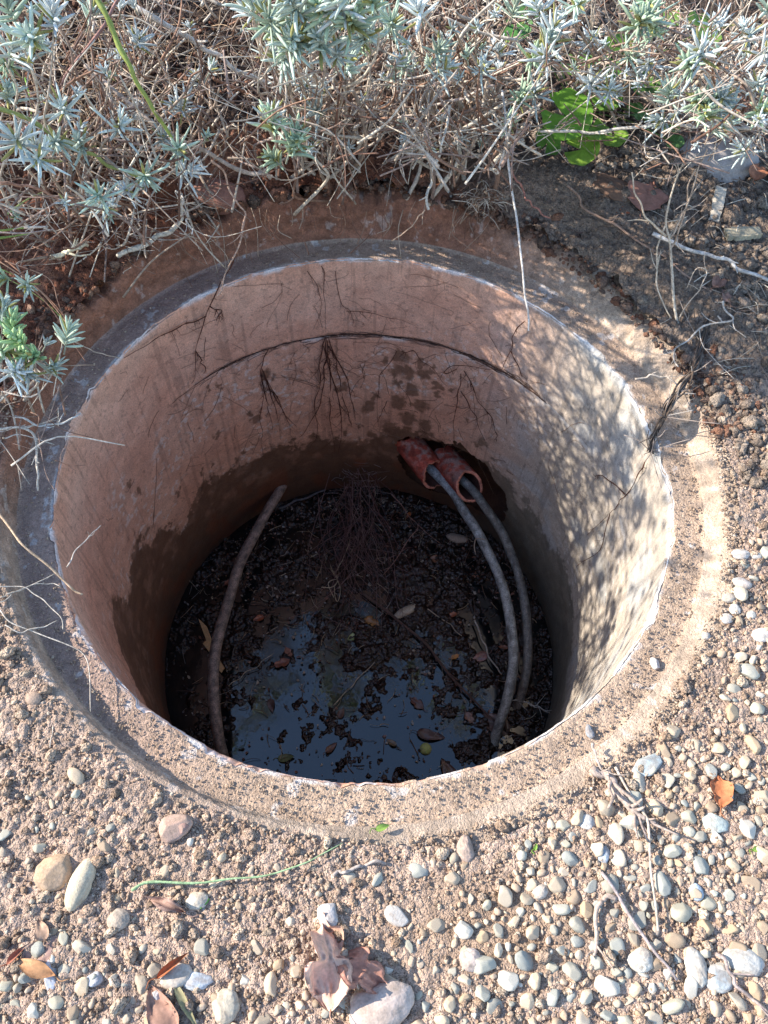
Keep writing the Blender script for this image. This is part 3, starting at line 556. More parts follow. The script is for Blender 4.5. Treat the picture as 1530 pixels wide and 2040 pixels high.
wall_roots('root_cluster', [[(1285, 920), (1270, 950), (1240, 990), (1225, 1010), (1215, 1025), (1170, 1065)], [(1245, 985), (1200, 950), (1180, 945)], [(1215, 1025), (1190, 1100), (1150, 1130)]], 'thin dark root crossing the sunlit right wall', nb=7, blen=.03, r0=.0012)
# roots filling the joint
mb = MB()
for k in range(80):
    a = random.uniform(.75, 2.4); L = random.uniform(.02, .09); z = ZJ+random.uniform(-.006, .006); q = []
    for s_ in range(6):
        q.append(((R-.001)*math.cos(a), (R-.001)*math.sin(a), z)); a += L/R/5; z += random.gauss(0, .0022)
    tube(mb, q, random.uniform(.0004, .0008), 4, random.choice([(.09, .04, .025), (.13, .07, .05), (.07, .035, .025)]))
o = mb.build('joint_roots', M_root, well); o['kind'] = 'stuff'
mb = MB()
for k in range(210):                                          # hair roots clinging to the concrete
    a = random.gauss(1.75, .55); z = random.uniform(-.60, -.02) if k % 3 else random.uniform(-.34, -.2); q = []; da = random.gauss(0, .012); dz = random.gauss(-.004, .005); 
    for s_ in range(7):
        q.append(((R-.0015)*math.cos(a), (R-.0015)*math.sin(a), z)); a += da; z += dz; da += random.gauss(0, .006); dz += random.gauss(-.0005, .002)
        if z > -.012: dz = -abs(dz)
    tube(mb, q, random.uniform(.00025, .0005), 4, random.choice([(.16, .08, .05), (.10, .05, .03), (.24, .15, .10)]))
tag(mb.build('hair_roots', M_root), 'hair-fine brown roots clinging to the concrete at the back of the shaft', 'roots', kind='stuff')
# purple hanging root mass
mb = MB(); T0 = at_wall(690, 935, .47)
for k in range(85):
    x0 = random.gauss(712, 26); y0 = random.uniform(930, 1080); x1 = x0+random.gauss(18, 55); y1 = random.uniform(1080, 1290)
    za = ZW+.10*max(0, 1-(y0-925)/120)+random.uniform(.02, .06)
    P = [at_z(x0, y0, za), at_z(x0*.6+x1*.4+random.gauss(0, 26), y0*.6+y1*.4+random.gauss(0, 16), ZW+random.uniform(.015, .06)), at_z(x0*.4+x1*.6+random.gauss(0, 30), y0*.3+y1*.7+random.gauss(0, 22), ZW+random.uniform(.01, .05)), at_z(x1, y1, ZW+random.uniform(0, .03))]
    tube(mb, wander(P, 14, .007), np.linspace(.0010, .0004, 14)*random.uniform(.6, 1.2), 4, random.choice([(.16, .085, .085), (.11, .05, .045), (.22, .14, .13), (.09, .05, .05)]))
for k in range(60):
    x0 = random.uniform(680, 760); y0 = random.uniform(920, 985); a = random.uniform(0, 6.28); L = random.uniform(.02, .06); P0 = at_z(x0, y0, ZW+random.uniform(.05, .12)*(1000-y0)/80+.02); D = np.array([math.cos(a), math.sin(a)*.5, random.uniform(-.3, .4)])
    tube(mb, wander([P0, P0+D*L*.5, P0+D*L], 7, .003), .0006, 4, random.choice([(.33, .26, .24), (.2, .14, .13)]))
tag(mb.build('root_mass', M_root, loc=at_z(715, 1000, ZW)), 'purplish mass of hair roots trailing from the back wall into the middle of the water', 'roots')
# ================================================================== GROUND
na = 1700
rad = [.583]; dr = .0024
while rad[-1] < 60:
    r = rad[-1]; dr = .0026 if r < 1.05 else dr*1.035; rad.append(r+dr)
rad = np.array(rad); Rr, A = np.meshgrid(rad, np.linspace(-math.pi, math.pi, na, endpoint=False), indexing='ij'); Rr = Rr-(.583-.5685-.008*np.clip(np.cos(A-2.9), 0, 1)-.030*sst(np.cos(A-.15), -.35, .35)-(fbm(A*9, A*0, 99)-.5)*.012-(fbm(A*18, A*0, 98)-.45)*.022*sst(Y/np.maximum(Rr, .1) if False else np.sin(A), .1, .5))*(1-sst(Rr, .583, .70)); X = Rr*np.cos(A); Y = Rr*np.sin(A)
H = ground_macro(X, Y)
near = 1-sst(Rr, 1.6, 4)
back = sst(Y, -.05, .35); bankl = sst(Y, .0, .35)*sst(-X, -.25, .1)
bare = np.exp(-(((X-.21)/.13)**2+((Y+.66)/.065)**2)**2)           # smooth trodden mud patch in front
bare = np.maximum(bare, np.exp(-(((X-.36)/.08)**2+((Y+.55)/.05)**2))*.6)
rough = near*(1-.75*sst(bare, .25, .7))*(.75+.5*back)
wX = X+(fbm(X*90, Y*90, 114, 3)-.5)*.012; wY = Y+(fbm(X*90, Y*90, 115, 3)-.5)*.012
det = domes(wX/.008, wY/.008, 101)*.0036+domes(wX/.017+9, wY/.017, 102)*.008*sst(fbm(X*9, Y*9, 103), .35, .6)+domes(wX/.036, wY/.036+4, 104)*.012*sst(fbm(X*5, Y*5, 105), .45, .65)*(.6+.8*back)*(.35+.65*back)
H = H+det*rough*sst(Rr, .57, .60)+(fbm(X*40, Y*40, 106)-.5)*.006*near+(fbm(X*130, Y*130, 108, 3)-.5)*.008*rough+(_h(np.floor(X*300), np.floor(Y*300), 0, 5)-.5)*.0016*rough*near+.002-(1-sst(Rr, .568, .582))*.004
H = H+((fbm(A*16+Rr*20, Rr*30, 107)-.40)*.045)*(1-sst(Rr, .60, .72))*sst(Y, .1, .4)
# raised ragged earth bank behind the rim
H = H+sst(Y, .2, .42)*np.exp(-((Rr-.68-.02*np.sin(A*7))/.05)**2)*.022
tan_ = np.array((.48, .345, .26)); redc = np.array((.20, .078, .045)); dark = np.array((.22, .162, .122)); mud = np.array((.38, .265, .185)); far_ = np.array((.20, .16, .12)); shaded_soil = np.array((.045, .031, .023))
n1 = fbm(X*6, Y*6, 111)[..., None]; n2 = fbm(X*30, Y*30, 112)[..., None]
c = tan_*(.85+.3*n1)
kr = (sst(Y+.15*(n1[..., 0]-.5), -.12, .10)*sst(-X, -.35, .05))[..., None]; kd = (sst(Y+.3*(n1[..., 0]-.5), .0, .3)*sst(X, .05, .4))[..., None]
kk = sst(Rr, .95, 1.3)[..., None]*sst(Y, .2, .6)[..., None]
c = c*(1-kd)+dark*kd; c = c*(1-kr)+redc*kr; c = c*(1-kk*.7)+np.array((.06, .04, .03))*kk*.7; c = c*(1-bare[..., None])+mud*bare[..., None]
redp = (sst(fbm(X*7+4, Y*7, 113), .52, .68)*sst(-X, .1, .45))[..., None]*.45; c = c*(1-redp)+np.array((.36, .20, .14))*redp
k_shade = (sst(Y-.12*np.abs(X-.1)+.25*sst(-X, .2, .6), .56, .70)*(1-sst(X, .35, .6)*(1-sst(Y, .75, .95))))[..., None]*.92; c = c*(1-k_shade)+shaded_soil*k_shade; c = c*(.7+.6*n2); f_ = sst(Rr, 3, 8)[..., None]; c = c*(1-f_)+far_*f_  # soil under the lavender darkened to paint the shaded gaps between stems
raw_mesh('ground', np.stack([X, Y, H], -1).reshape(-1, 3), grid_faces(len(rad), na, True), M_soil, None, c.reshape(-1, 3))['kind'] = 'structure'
# ------------------------------------------------------------------ gravel
def ico(sub):
    t = (1+5**.5)/2; V = [(-1, t, 0), (1, t, 0), (-1, -t, 0), (1, -t, 0), (0, -1, t), (0, 1, t), (0, -1, -t), (0, 1, -t), (t, 0, -1), (t, 0, 1), (-t, 0, -1), (-t, 0, 1)]
    V = [np.array(v)/np.linalg.norm(v) for v in V]; F = [(0, 11, 5), (0, 5, 1), (0, 1, 7), (0, 7, 10), (0, 10, 11), (1, 5, 9), (5, 11, 4), (11, 10, 2), (10, 7, 6), (7, 1, 8), (3, 9, 4), (3, 4, 2), (3, 2, 6), (3, 6, 8), (3, 8, 9), (4, 9, 5), (2, 4, 11), (6, 2, 10), (8, 6, 7), (9, 8, 1)]
    for _ in range(sub):
        c = {}; NF = []
        def mid(a, b):
            k = (min(a, b), max(a, b))
            if k not in c: v = V[a]+V[b]; V.append(v/np.linalg.norm(v)); c[k] = len(V)-1
            return c[k]
        for a, b, d in F: x, y, z = mid(a, b), mid(b, d), mid(d, a); NF += [(a, x, z), (b, y, x), (d, z, y), (x, y, z)]
        F = NF
    return np.array(V), np.array(F)
I1, I1F = ico(1); I2, I2F = ico(2); I3, I3F = ico(3)
def shape(base, seed, amp, facets, g):
    D = base; rr = 1+amp*2*(fbm3(D*1.3+seed*1.7, seed)-.5)+amp*.5*(fbm3(D*3.5+seed, seed+3)-.5)
    for _ in range(facets):
        nn = g.normal(size=3); nn /= np.linalg.norm(nn); hh = g.uniform(.58, .88); dn = (D*rr[:, None])@nn; rr = rr*np.where(dn > hh, hh/np.maximum(dn, 1e-6)*.96+.04, 1)
    return D*rr[:, None]
gg = np.random.default_rng(5)
SH2 = [shape(I2, i, .22, int(gg.integers(3, 11)), gg) for i in range(26)]; SH1 = [shape(I1, i+40, .55, int(gg.integers(0, 3)), gg) for i in range(10)]; SH3 = [shape(I3, i+80, .26, int(gg.integers(3, 12)), gg) for i in range(34)]
I0, I0F = ico(0)
SH0 = [I0*gg.uniform(.6, 1.25, (12, 1)) for i in range(16)]
SHC = [I2*(1+1.1*(fbm3(I2*1.4+i*2.3, i+150)-.5)+.75*(fbm3(I2*4.2+i, i+170)-.5)+.25*(gg.random(len(I2))-.5))[:, None] for i in range(14)]
def stone_field(name, pts, sizes, cols, shapes, F, M, seed, flatten=.65, sink=.3, smooth=True):
    g = np.random.default_rng(seed); n = len(pts); nv = len(shapes[0]); k = g.integers(0, len(shapes), n); B = np.stack(shapes)[k]
    sc = np.stack([g.uniform(.8, 1.25, n), g.uniform(.6, .95, n), g.uniform(.45, .8, n)*flatten/.65], -1)*sizes[:, None]/2
    V = B*sc[:, None, :]; a = g.uniform(0, 6.28, n); tx = g.normal(0, .35, n)
    c, s = np.cos(tx)[:, None], np.sin(tx)[:, None]; y, z = V[..., 1]*c-V[..., 2]*s, V[..., 1]*s+V[..., 2]*c; x = V[..., 0]
    c, s = np.cos(a)[:, None], np.sin(a)[:, None]; V = np.stack([x*c-y*s, x*s+y*c, z], -1)
    V = V+pts[:, None, :]+np.stack([sizes*0, sizes*0, sc[:, 2]*(1-2*sink)], -1)[:, None, :]
    FF = (F[None]+(np.arange(n)*nv)[:, None, None]).reshape(-1, 3); C = np.repeat(cols, nv, 0)
    return raw_mesh(name, V.reshape(-1, 3), FF, M, None, C, smooth)
def hgt(x, y):
    r = np.hypot(x, y); return ground_macro(x, y)
def dens(X, Y):
    """share of ground covered by pebbles"""
    PX, PY = project(np.stack([X, Y, X*0+.02], -1)); n = fbm(X*6, Y*6, 121)
    line = PY-(1500+np.clip((1190-PX)/330, 0, 1)*420)          # below this line the gravel lies thick
    d = sst(line+(n-.5)*200, -30, 130)*.98*(.25+.75*sst(PX, 650, 950))*(1-.35*sst(fbm(X*13, Y*13, 122), .5, .6)*(PX < 1150))
    d = np.maximum(d, sst(PY+(n-.5)*260, 1800, 2030)*.30*(PX < 1250))
    d = np.maximum(d, .05*sst(PY, 1480, 1620))
    d = np.maximum(d, .22*((PX > 1430) & (PY > 1080)))
    return d
cand = rng.uniform((-.75, -1.15), (1.15, .35), (90000, 2)); cand = cand[np.hypot(cand[:, 0], cand[:, 1]) > .605]
keep = rng.random(len(cand)) < dens(cand[:, 0], cand[:, 1]); cand = cand[keep]
sz = np.clip(rng.lognormal(math.log(.0100), .40, len(cand)), .0045, .027)
order = np.argsort(-sz); grid = {}; pts = []; ss = []
for i in order:                                               # dart throwing, largest first
    x, y = cand[i]; s_ = sz[i]; cx, cy = int(x//.03), int(y//.03); ok = True
    for a in (-1, 0, 1):
        for b_ in (-1, 0, 1):
            for j in grid.get((cx+a, cy+b_), ()):
                if (pts[j][0]-x)**2+(pts[j][1]-y)**2 < ((ss[j]+s_)*.44)**2: ok = False; break
            if not ok: break
        if not ok: break
    if ok: grid.setdefault((cx, cy), []).append(len(pts)); pts.append((x, y)); ss.append(s_)
pts = np.array(pts); ss = np.array(ss); print('pebbles', len(pts))
pz_ = hgt(pts[:, 0], pts[:, 1])+(vn(pts[:, 0]*200, pts[:, 1]*200, 3))*.004; P3 = np.column_stack([pts, pz_])
vx, vy = project(P3); dist = np.linalg.norm(P3-CAM, axis=1); app = np.where((vx > 0) & (vx < 1530) & (vy > 0) & (vy < 2040), ss/dist, 0)
top = set(np.argsort(-app)[:280].tolist()); rest = np.array([i for i in range(len(pts)) if i not in top])
PC = np.array(PEB); bias = rng.random(len(pts)); 
ci = rng.integers(0, len(PEB), len(pts)); gc = PC[ci]*rng.uniform(.8, 1.12, (len(pts), 1)); dusty = (rng.random(len(pts)) < .55)[:, None]*.7; gc = gc*(1-dusty)+np.array((.46, .335, .235))*dusty
o = stone_field('gravel', P3[rest], ss[rest], gc[rest], SH2, I2F, M_gravel, 6); tag(o, 'smaller mixed grey, tan and white pebbles of the gravel', 'gravel', kind='stuff')
PM = []
for i, v in enumerate(SH3):
    q = raw_mesh('pebble', v*.5, I3F, M_pebble); PM.append(q.data); 
    bpy.data.objects.remove(q)
for i in sorted(top):
    o = bpy.data.objects.new('pebble', PM[random.randrange(len(PM))]); COL.objects.link(o); s_ = ss[i]
    sc = (s_*random.uniform(.9, 1.25), s_*random.uniform(.65, .95), s_*random.uniform(.45, .75)); o.scale = sc
    o.location = (P3[i, 0], P3[i, 1], P3[i, 2]+sc[2]*.10); o.rotation_euler = (random.gauss(0, .3), random.gauss(0, .3), random.uniform(0, 6.28))
    tag(o, 'ordinary rounded pebble among the gravel in front and right of the well', 'pebble', 'loose pebbles of the gravel')
# crumbs of soil everywhere, thick near the rim
def crumbs(n, box, s0, s1, test, seed, cols, name, label, F=I2F, shp=None, zf=hgt):
    if shp is None: shp = SHC
    g = np.random.default_rng(seed); q = g.uniform(box[:2], box[2:], (n, 2)); q = q[test(q[:, 0], q[:, 1], g)]; s_ = np.clip(g.lognormal(math.log(s0), .5, len(q)), .0015, s1)
    z = zf(q[:, 0], q[:, 1])+.002; C = np.array(cols)[g.integers(0, len(cols), len(q))]*g.uniform(.75, 1.2, (len(q), 1))
    return tag(stone_field(name, np.column_stack([q, z]), s_, C, shp, F, M_soil, seed+1, flatten=.8, sink=.25, smooth=False), label, 'soil', kind='stuff')
def t_front(x, y, g): r = np.hypot(x, y); return (r > .578) & (g.random(len(x)) < (1-.93*np.exp(-(((x-.21)/.13)**2+((y+.66)/.065)**2)**2))) & (fbm(x*8, y*8, 131)+g.random(len(x))*.5 > .50)
crumbs(15000, (-.75, -1.05, .95, .15), .0056, .019, t_front, 141, [(.45, .32, .23), (.50, .37, .265), (.39, .27, .185), (.53, .41, .30)], 'soil_crumbs', 'pale dry crumbs of soil strewn in front of the well')
def t_fine(x, y, g): r = np.hypot(x, y); return (r > .572) & (g.random(len(x)) < (.25+.75*sst(fbm(x*11, y*11, 137), .35, .6))*(1-.8*np.exp(-(((x-.21)/.13)**2+((y+.66)/.065)**2)**2)))
crumbs(150000, (-.75, -1.05, .95, .12), .0031, .0065, t_fine, 145, [(.47, .34, .24), (.43, .30, .21), (.51, .38, .275), (.38, .26, .18), (.55, .44, .34)], 'soil_crumbs', 'finest tan soil grains between the pebbles', F=I0F, shp=SH0)
def t_bankr(x, y, g): r = np.hypot(x, y); return (r > .61) & (x > -.1) & (fbm(x*7, y*7, 133)+g.random(len(x))*.4 > .5)
crumbs(24000, (-.1, .0, 1.2, 1.2), .0080, .028, t_bankr, 151, [(.23, .175, .135), (.29, .225, .17), (.17, .125, .095), (.34, .27, .21)], 'soil_clods', 'dark crumbly clods on the bank behind and right of the well')
def t_bankl(x, y, g): r = np.hypot(x, y); return (r > .585) & (g.random(len(x)) < .7)
crumbs(9000, (-1.1, .0, .1, 1.1), .008, .026, t_bankl, 161, [(.19, .085, .05), (.22, .11, .07), (.12, .06, .04), (.15, .09, .06)], 'soil_clods', 'red-brown clods on the clay bank behind and left of the well')
def t_edge(x, y, g): r = np.hypot(x, y); th = np.arctan2(y, x); return (r > .568) & (r < .68) & (np.sin(th) > .15) & (g.random(len(x)) < .35+.65*sst(fbm(x*12, y*12, 181), .45, .6)*sst(r, .57, .62))
def z_edge(x, y): return np.maximum(ground_macro(x, y), lip(np.arctan2(y, x)))+.001
crumbs(26000, (-.7, .0, .7, .7), .0065, .024, t_edge, 183, [(.24, .12, .075), (.19, .09, .055), (.28, .17, .115), (.15, .10, .075)], 'edge_clods', 'crumbling brown earth along the back edge of the collar', zf=z_edge)
def t_seat(x, y, g): r = np.hypot(x, y); th = np.arctan2(y, x); return (r > .508) & (r < .556) & (g.random(len(x)) < .25+.75*sst(np.cos(th+1.2), -.1, .6))
def z_seat(x, y): return 0*x+.001
crumbs(52000, (-.56, -.56, .56, .56), .0021, .0055, t_seat, 171, [(.47, .345, .25), (.42, .30, .21), (.51, .395, .295)], 'rim_grit', 'coarse sandy grit lying on the stepped rim of the well', zf=z_seat, F=I0F, shp=SH0)
#@@PART2
# ================================================================== VEGETATION
LV = [(.58, .64, .60), (.64, .69, .67), (.46, .55, .44), (.68, .72, .70)]
def tuft_mesh(seed, n, L, spread, col, thin=.0016, axis=.022, droop=0):
    g = random.Random(seed); mb = MB(); tube(mb, [(0, 0, -.012), (0, 0, axis*.5), (0, 0, axis)], [.0014, .0012, .0007], 5, (.36, .38, .30))
    for k in range(n):
        u = k/n; z0 = axis*u; a = k*2.4+g.uniform(-.4, .4); el = math.radians(spread*(1-u*.65)+g.uniform(-12, 12)); l = L*g.uniform(.55, 1.1)*(1-.45*u)
        d = np.array([math.cos(a)*math.sin(el), math.sin(a)*math.sin(el), math.cos(el)]); o = np.array([math.cos(a), math.sin(a), 0]); bend = g.uniform(-.15, .35)+droop
        P = [(0, 0, z0), d*l*.35+np.array((0, 0, z0)), d*l*.7+o*bend*l*.12+np.array((0, 0, z0-bend*l*.08)), d*l+o*bend*l*.25+np.array((0, 0, z0-bend*l*.32))]
        cc = np.array(col)*g.uniform(.8, 1.2); 
        if g.random() < .08: cc = np.array((.36, .34, .12))
        w_ = thin*g.uniform(.8, 1.2); tube(mb, catmull(P, 7), [w_*.55, w_*.9, w_*1.05, w_*1.1, w_*1.0, w_*.8, w_*.25], 5, cc)
    o = mb.build('leaf_tuft', M_leaf); me = o.data; bpy.data.objects.remove(o); return me
TUFT = {'star': [tuft_mesh(i, 21, .044, 68, LV[i % 4], thin=.0018, axis=.026) for i in range(5)],
        'long': [tuft_mesh(20+i, 26, .046, 48, (.56, .65, .56) if i % 2 else (.48, .60, .42), thin=.0020, axis=.035, droop=.3) for i in range(4)],
        'small': [tuft_mesh(40+i, 11, .022, 55, LV[i % 4], thin=.0014, axis=.012) for i in range(4)],
        'green': [tuft_mesh(60+i, 20, .036, 45, (.40, .62, .16) if i % 2 else (.42, .60, .30), thin=.0024, axis=.03) for i in range(3)]}
BARK = [(.42, .35, .28), (.54, .47, .38), (.50, .43, .35), (.24, .14, .095), (.29, .21, .175), (.33, .25, .19), (.18, .10, .07), (.42, .36, .30), (.22, .15, .12)]
def tg(px, py):
    d = ray(px, py); P = G(px, py); return np.linalg.norm(P-CAM)
def bush(label, base, tufts, auto, twigs, group='lavender bushes round the back of the well', r0=.0032):
    B = G(*base); e = empty('lavender_bush', B, label, 'bush', group); g = random.Random(base[0]); L = list(tufts); n_main = 0
    for (x0, y0, x1, y1, n, kinds, f0, f1) in auto:
        for _ in range(n): 
            px, py = g.uniform(x0, x1), g.uniform(y0, y1); L.append((px, py, g.uniform(f0, f1), g.uniform(.7, 1.05), g.choice(kinds)))
    for k, (px, py, f, s_, kind) in enumerate(L):
        if k >= 95: break
        P = at_t(px, py, tg(px, py)*f); b0 = B+np.array([g.gauss(0, .05), g.gauss(0, .05), 0]); h = P-b0
        b0[2] = float(ground_macro(np.array([b0[0]]), np.array([b0[1]]))[0])-.01; h = P-b0
        m1 = b0+h*.35+np.array([g.gauss(0, .03), g.gauss(0, .03), abs(g.gauss(0, .03))]); m2 = b0+h*.72+np.array([g.gauss(0, .02), g.gauss(0, .02), .015])
        C = wander([b0, m1, m2, P], 20, .0035, seed=k+base[0]); mb = MB(); c0 = np.array(g.choice(BARK)); rr = np.linspace(r0*g.uniform(.45, 1), .0010, 20)*np.array([1+.35*g.random()*(i % 3 == 0) for i in range(20)])
        tube(mb, C, rr, 6, c0, rough=.25)
        for q in range(g.randint(1, 4)):                      # short dead spurs on the branch
            i = g.randrange(4, 17); D = np.array([g.gauss(0, 1), g.gauss(0, 1), g.gauss(.4, .5)]); D /= np.linalg.norm(D); l = g.uniform(.01, .05); tube(mb, wander([C[i], C[i]+D*l*.5, C[i]+D*l+np.array((0, 0, .006))], 6, .0015, seed=q+k), [rr[i]*.6]*3+[rr[i]*.4]*3, 5, np.array(g.choice(BARK))*1.1)
        o = mb.build('branch', M_bark, loc=b0); child(o, e)
        T = C[-1]-C[-4]; T /= np.linalg.norm(T)+1e-9; T = T+np.array((g.gauss(0, .35), g.gauss(0, .35), .45)); t_ = bpy.data.objects.new('leaf_tuft', g.choice(TUFT[kind])); COL.objects.link(t_); t_.parent = o; t_.location = Vector(P-b0)
        t_.rotation_mode = 'QUATERNION'; t_.rotation_quaternion = Vector(T).to_track_quat('Z', 'Y') @ Matrix.Rotation(g.uniform(0, 6.28), 3, 'Z').to_quaternion(); t_.scale = (s_,)*3
    mb = MB()
    for (x0, y0, x1, y1, n, lo, hi, rmax) in twigs:
        for _ in range(int(n*.72)):
            px, py = g.uniform(x0, x1), g.uniform(y0, y1); P = at_t(px, py, tg(px, py)*g.uniform(lo, hi)); a = g.uniform(0, 6.28); D = np.array([math.cos(a), math.sin(a), g.gauss(.25, .5)])
            O = P-B; O /= np.linalg.norm(O)+1e-6; D = D+O*.8; D /= np.linalg.norm(D); l = g.uniform(.03, .17); r_ = .0005+(rmax*1.25-.0005)*g.random()**1.6; c0 = np.array(g.choice(BARK))*g.uniform(.8, 1.25)
            C = wander([P-D*l*.5, P+np.array([g.gauss(0, l*.08) for _ in range(3)]), P+D*l*.5], 9, .0022, seed=g.randrange(1 << 30)); tube(mb, C, np.linspace(r_, r_*.6, 9), 5, c0)
            for q in range(g.choice((0, 0, 1, 2))):
                i = g.randrange(2, 8); D2 = D+np.array([g.gauss(0, .7) for _ in range(3)]); tube(mb, catmull([C[i], C[i]+D2*l*.12, C[i]+D2*l*.25], 4), r_*.5, 4, c0)
    o = mb.build('dead_twigs', M_bark, loc=B); child(o, e); o['kind'] = 'stuff'
    return e
bush('grey-brown lavender bush tangled with straw over the red clay left of the well', (140, 420),
     [(45, 290, .70, 1.15, 'star'), (80, 320, .72, 1.0, 'star'), (130, 228, .72, 1.0, 'star'), (150, 190, .7, .8, 'small'), (232, 262, .75, 1.0, 'star'), (30, 45, .6, 1.1, 'star'), (75, 90, .62, 1.1, 'long'), (110, 60, .6, 1, 'star'), (20, 120, .65, 1, 'star'), (60, 140, .7, 1, 'small'), (30, 435, .8, .9, 'small'), (220, 430, .82, .95, 'small'), (205, 410, .82, .9, 'star'), (165, 300, .78, .9, 'long'), (95, 10, .6, 1, 'star'), (20, 555, .86, .9, 'long'), (120, 285, .75, .9, 'long'), (55, 560, .86, .8, 'long')],
     [(0, -60, 260, 420, 26, ['star', 'small', 'small', 'long'], .68, .9)],
     [(-60, -60, 330, 480, 330, .72, .985, .0020), (60, 380, 330, 540, 60, .9, .985, .0018)])
bush('sparse lavender bush of thick pale stems, two silver tufts at its front edge', (360, 330),
     [(290, 352, .78, 1.05, 'star'), (292, 372, .80, .8, 'small'), (352, 305, .78, 1.0, 'star'), (360, 345, .8, 1.05, 'star'), (380, 60, .75, .8, 'small'), (420, 130, .8, .7, 'small')],
     [(240, -40, 500, 300, 14, ['small', 'small', 'star'], .72, .92)],
     [(220, -60, 520, 370, 260, .75, .99, .0024), (240, 380, 480, 470, 30, .9, .985, .0014)])
bush('full lavender bush with long blue-green leaves at the top centre', (640, 320),
     [(545, 265, .74, 1.0, 'long'), (535, 250, .74, .95, 'star'), (575, 310, .76, 1.1, 'long'), (590, 290, .76, .9, 'long'), (560, 330, .8, .9, 'long'), (615, 300, .8, .8, 'small'), (690, 25, .55, 1.15, 'star'), (700, 60, .57, 1.1, 'long'), (660, 40, .56, 1.1, 'long'), (640, 100, .6, 1.1, 'long'), (620, 75, .6, 1.1, 'long'), (725, 90, .6, 1.1, 'long'), (590, 95, .6, 1.0, 'star'), (540, 55, .58, 1.1, 'star'), (560, 20, .56, 1.1, 'long'), (670, 120, .62, 1, 'star'), (600, 30, .55, 1.1, 'long'), (690, 150, .68, .9, 'long'), (750, 20, .55, 1.0, 'long'), (780, 60, .6, 1.0, 'star'), (630, 10, .55, 1.0, 'star'), (710, -10, .52, 1.1, 'long'), (790, 130, .7, .9, 'small'), (650, 180, .72, .9, 'small'), (720, 200, .78, .9, 'small')],
     [(500, -60, 830, 130, 30, ['star', 'long', 'long'], .58, .75), (520, 120, 830, 300, 20, ['small', 'star'], .72, .92)],
     [(480, -60, 840, 330, 330, .66, .99, .0020), (640, 60, 860, 345, 90, .8, .97, .0022)], r0=.0038)
bush('woody brown lavender bush with a spiky silver rosette arching to the right', (890, 300),
     [(1090, 88, .66, 1.15, 'star'), (1075, 105, .67, .9, 'long'), (1055, 120, .68, .9, 'long'), (1030, 205, .74, .9, 'long'), (1010, 230, .76, .8, 'small'), (1015, 250, .78, .7, 'long'), (870, 115, .68, .9, 'star'), (810, 95, .66, .8, 'small'), (900, 60, .62, .8, 'small'), (840, 40, .6, 1, 'star'), (800, 255, .86, .7, 'small'), (850, 225, .84, .7, 'small'), (950, 60, .65, .8, 'small'), (985, 30, .65, .8, 'small')],
     [(820, -60, 1080, 160, 24, ['small', 'star', 'small'], .62, .85), (800, 150, 980, 300, 14, ['small'], .8, .94)],
     [(800, -60, 1060, 330, 360, .68, .985, .0026), (820, 0, 1030, 320, 110, .75, .97, .0030)], r0=.0046)
bush('wispy lavender bush trailing pale tufts over the round green leaves', (1230, 190),
     [(1280, 45, .55, 1.0, 'star'), (1270, 60, .55, .9, 'long'), (1285, 20, .55, .9, 'long'), (1215, 160, .72, .7, 'small'), (1245, 145, .70, .7, 'small'), (1140, 20, .6, .8, 'long'), (1180, 75, .66, .7, 'small'), (1300, 75, .58, .8, 'long')],
     [(1050, -60, 1340, 200, 28, ['small', 'small', 'star'], .6, .85)],
     [(1040, -60, 1350, 170, 190, .62, .97, .0018), (1080, 170, 1360, 290, 45, .75, .95, .0014)])
bush('silvery lavender bush at the far right above the large smooth boulder', (1440, 240),
     [(1400, 120, .55, 1.05, 'star'), (1430, 105, .56, .8, 'small'), (1380, 135, .56, .8, 'long'), (1430, 200, .62, .95, 'star'), (1455, 235, .64, .95, 'long'), (1410, 215, .63, .9, 'long'), (1485, 308, .70, .8, 'star'), (1400, 240, .64, .8, 'long'), (1370, 225, .66, .8, 'small'), (1505, 230, .6, .8, 'long'), (1520, 30, .5, 1.0, 'long'), (1480, 60, .52, .8, 'small'), (1515, 110, .52, .8, 'star'), (1390, 290, .72, .7, 'small'), (1420, 265, .7, .8, 'long'), (1350, 190, .66, .7, 'small')],
     [(1320, -60, 1560, 250, 22, ['small', 'star', 'small'], .55, .8)],
     [(1320, -60, 1580, 260, 220, .56, .96, .0018), (1290, 240, 1560, 330, 50, .66, .9, .0013)])
# bright green young clump at the left edge
bush('small leafy clump with bright green shoots at the left edge of the rim', (30, 800),
     [(25, 665, .80, .9, 'green'), (50, 690, .80, 1.0, 'green'), (15, 700, .82, 1, 'long'), (40, 725, .84, 1.0, 'green'), (80, 715, .84, .95, 'green'), (60, 750, .86, .9, 'star'), (20, 745, .84, 1.0, 'star'), (130, 690, .86, 1.0, 'star'), (100, 745, .88, .8, 'long'), (5, 650, .8, .9, 'long'), (90, 690, .85, .8, 'small')], [],
     [(0, 700, 140, 930, 26, .86, .98, .0013)], r0=.0026)
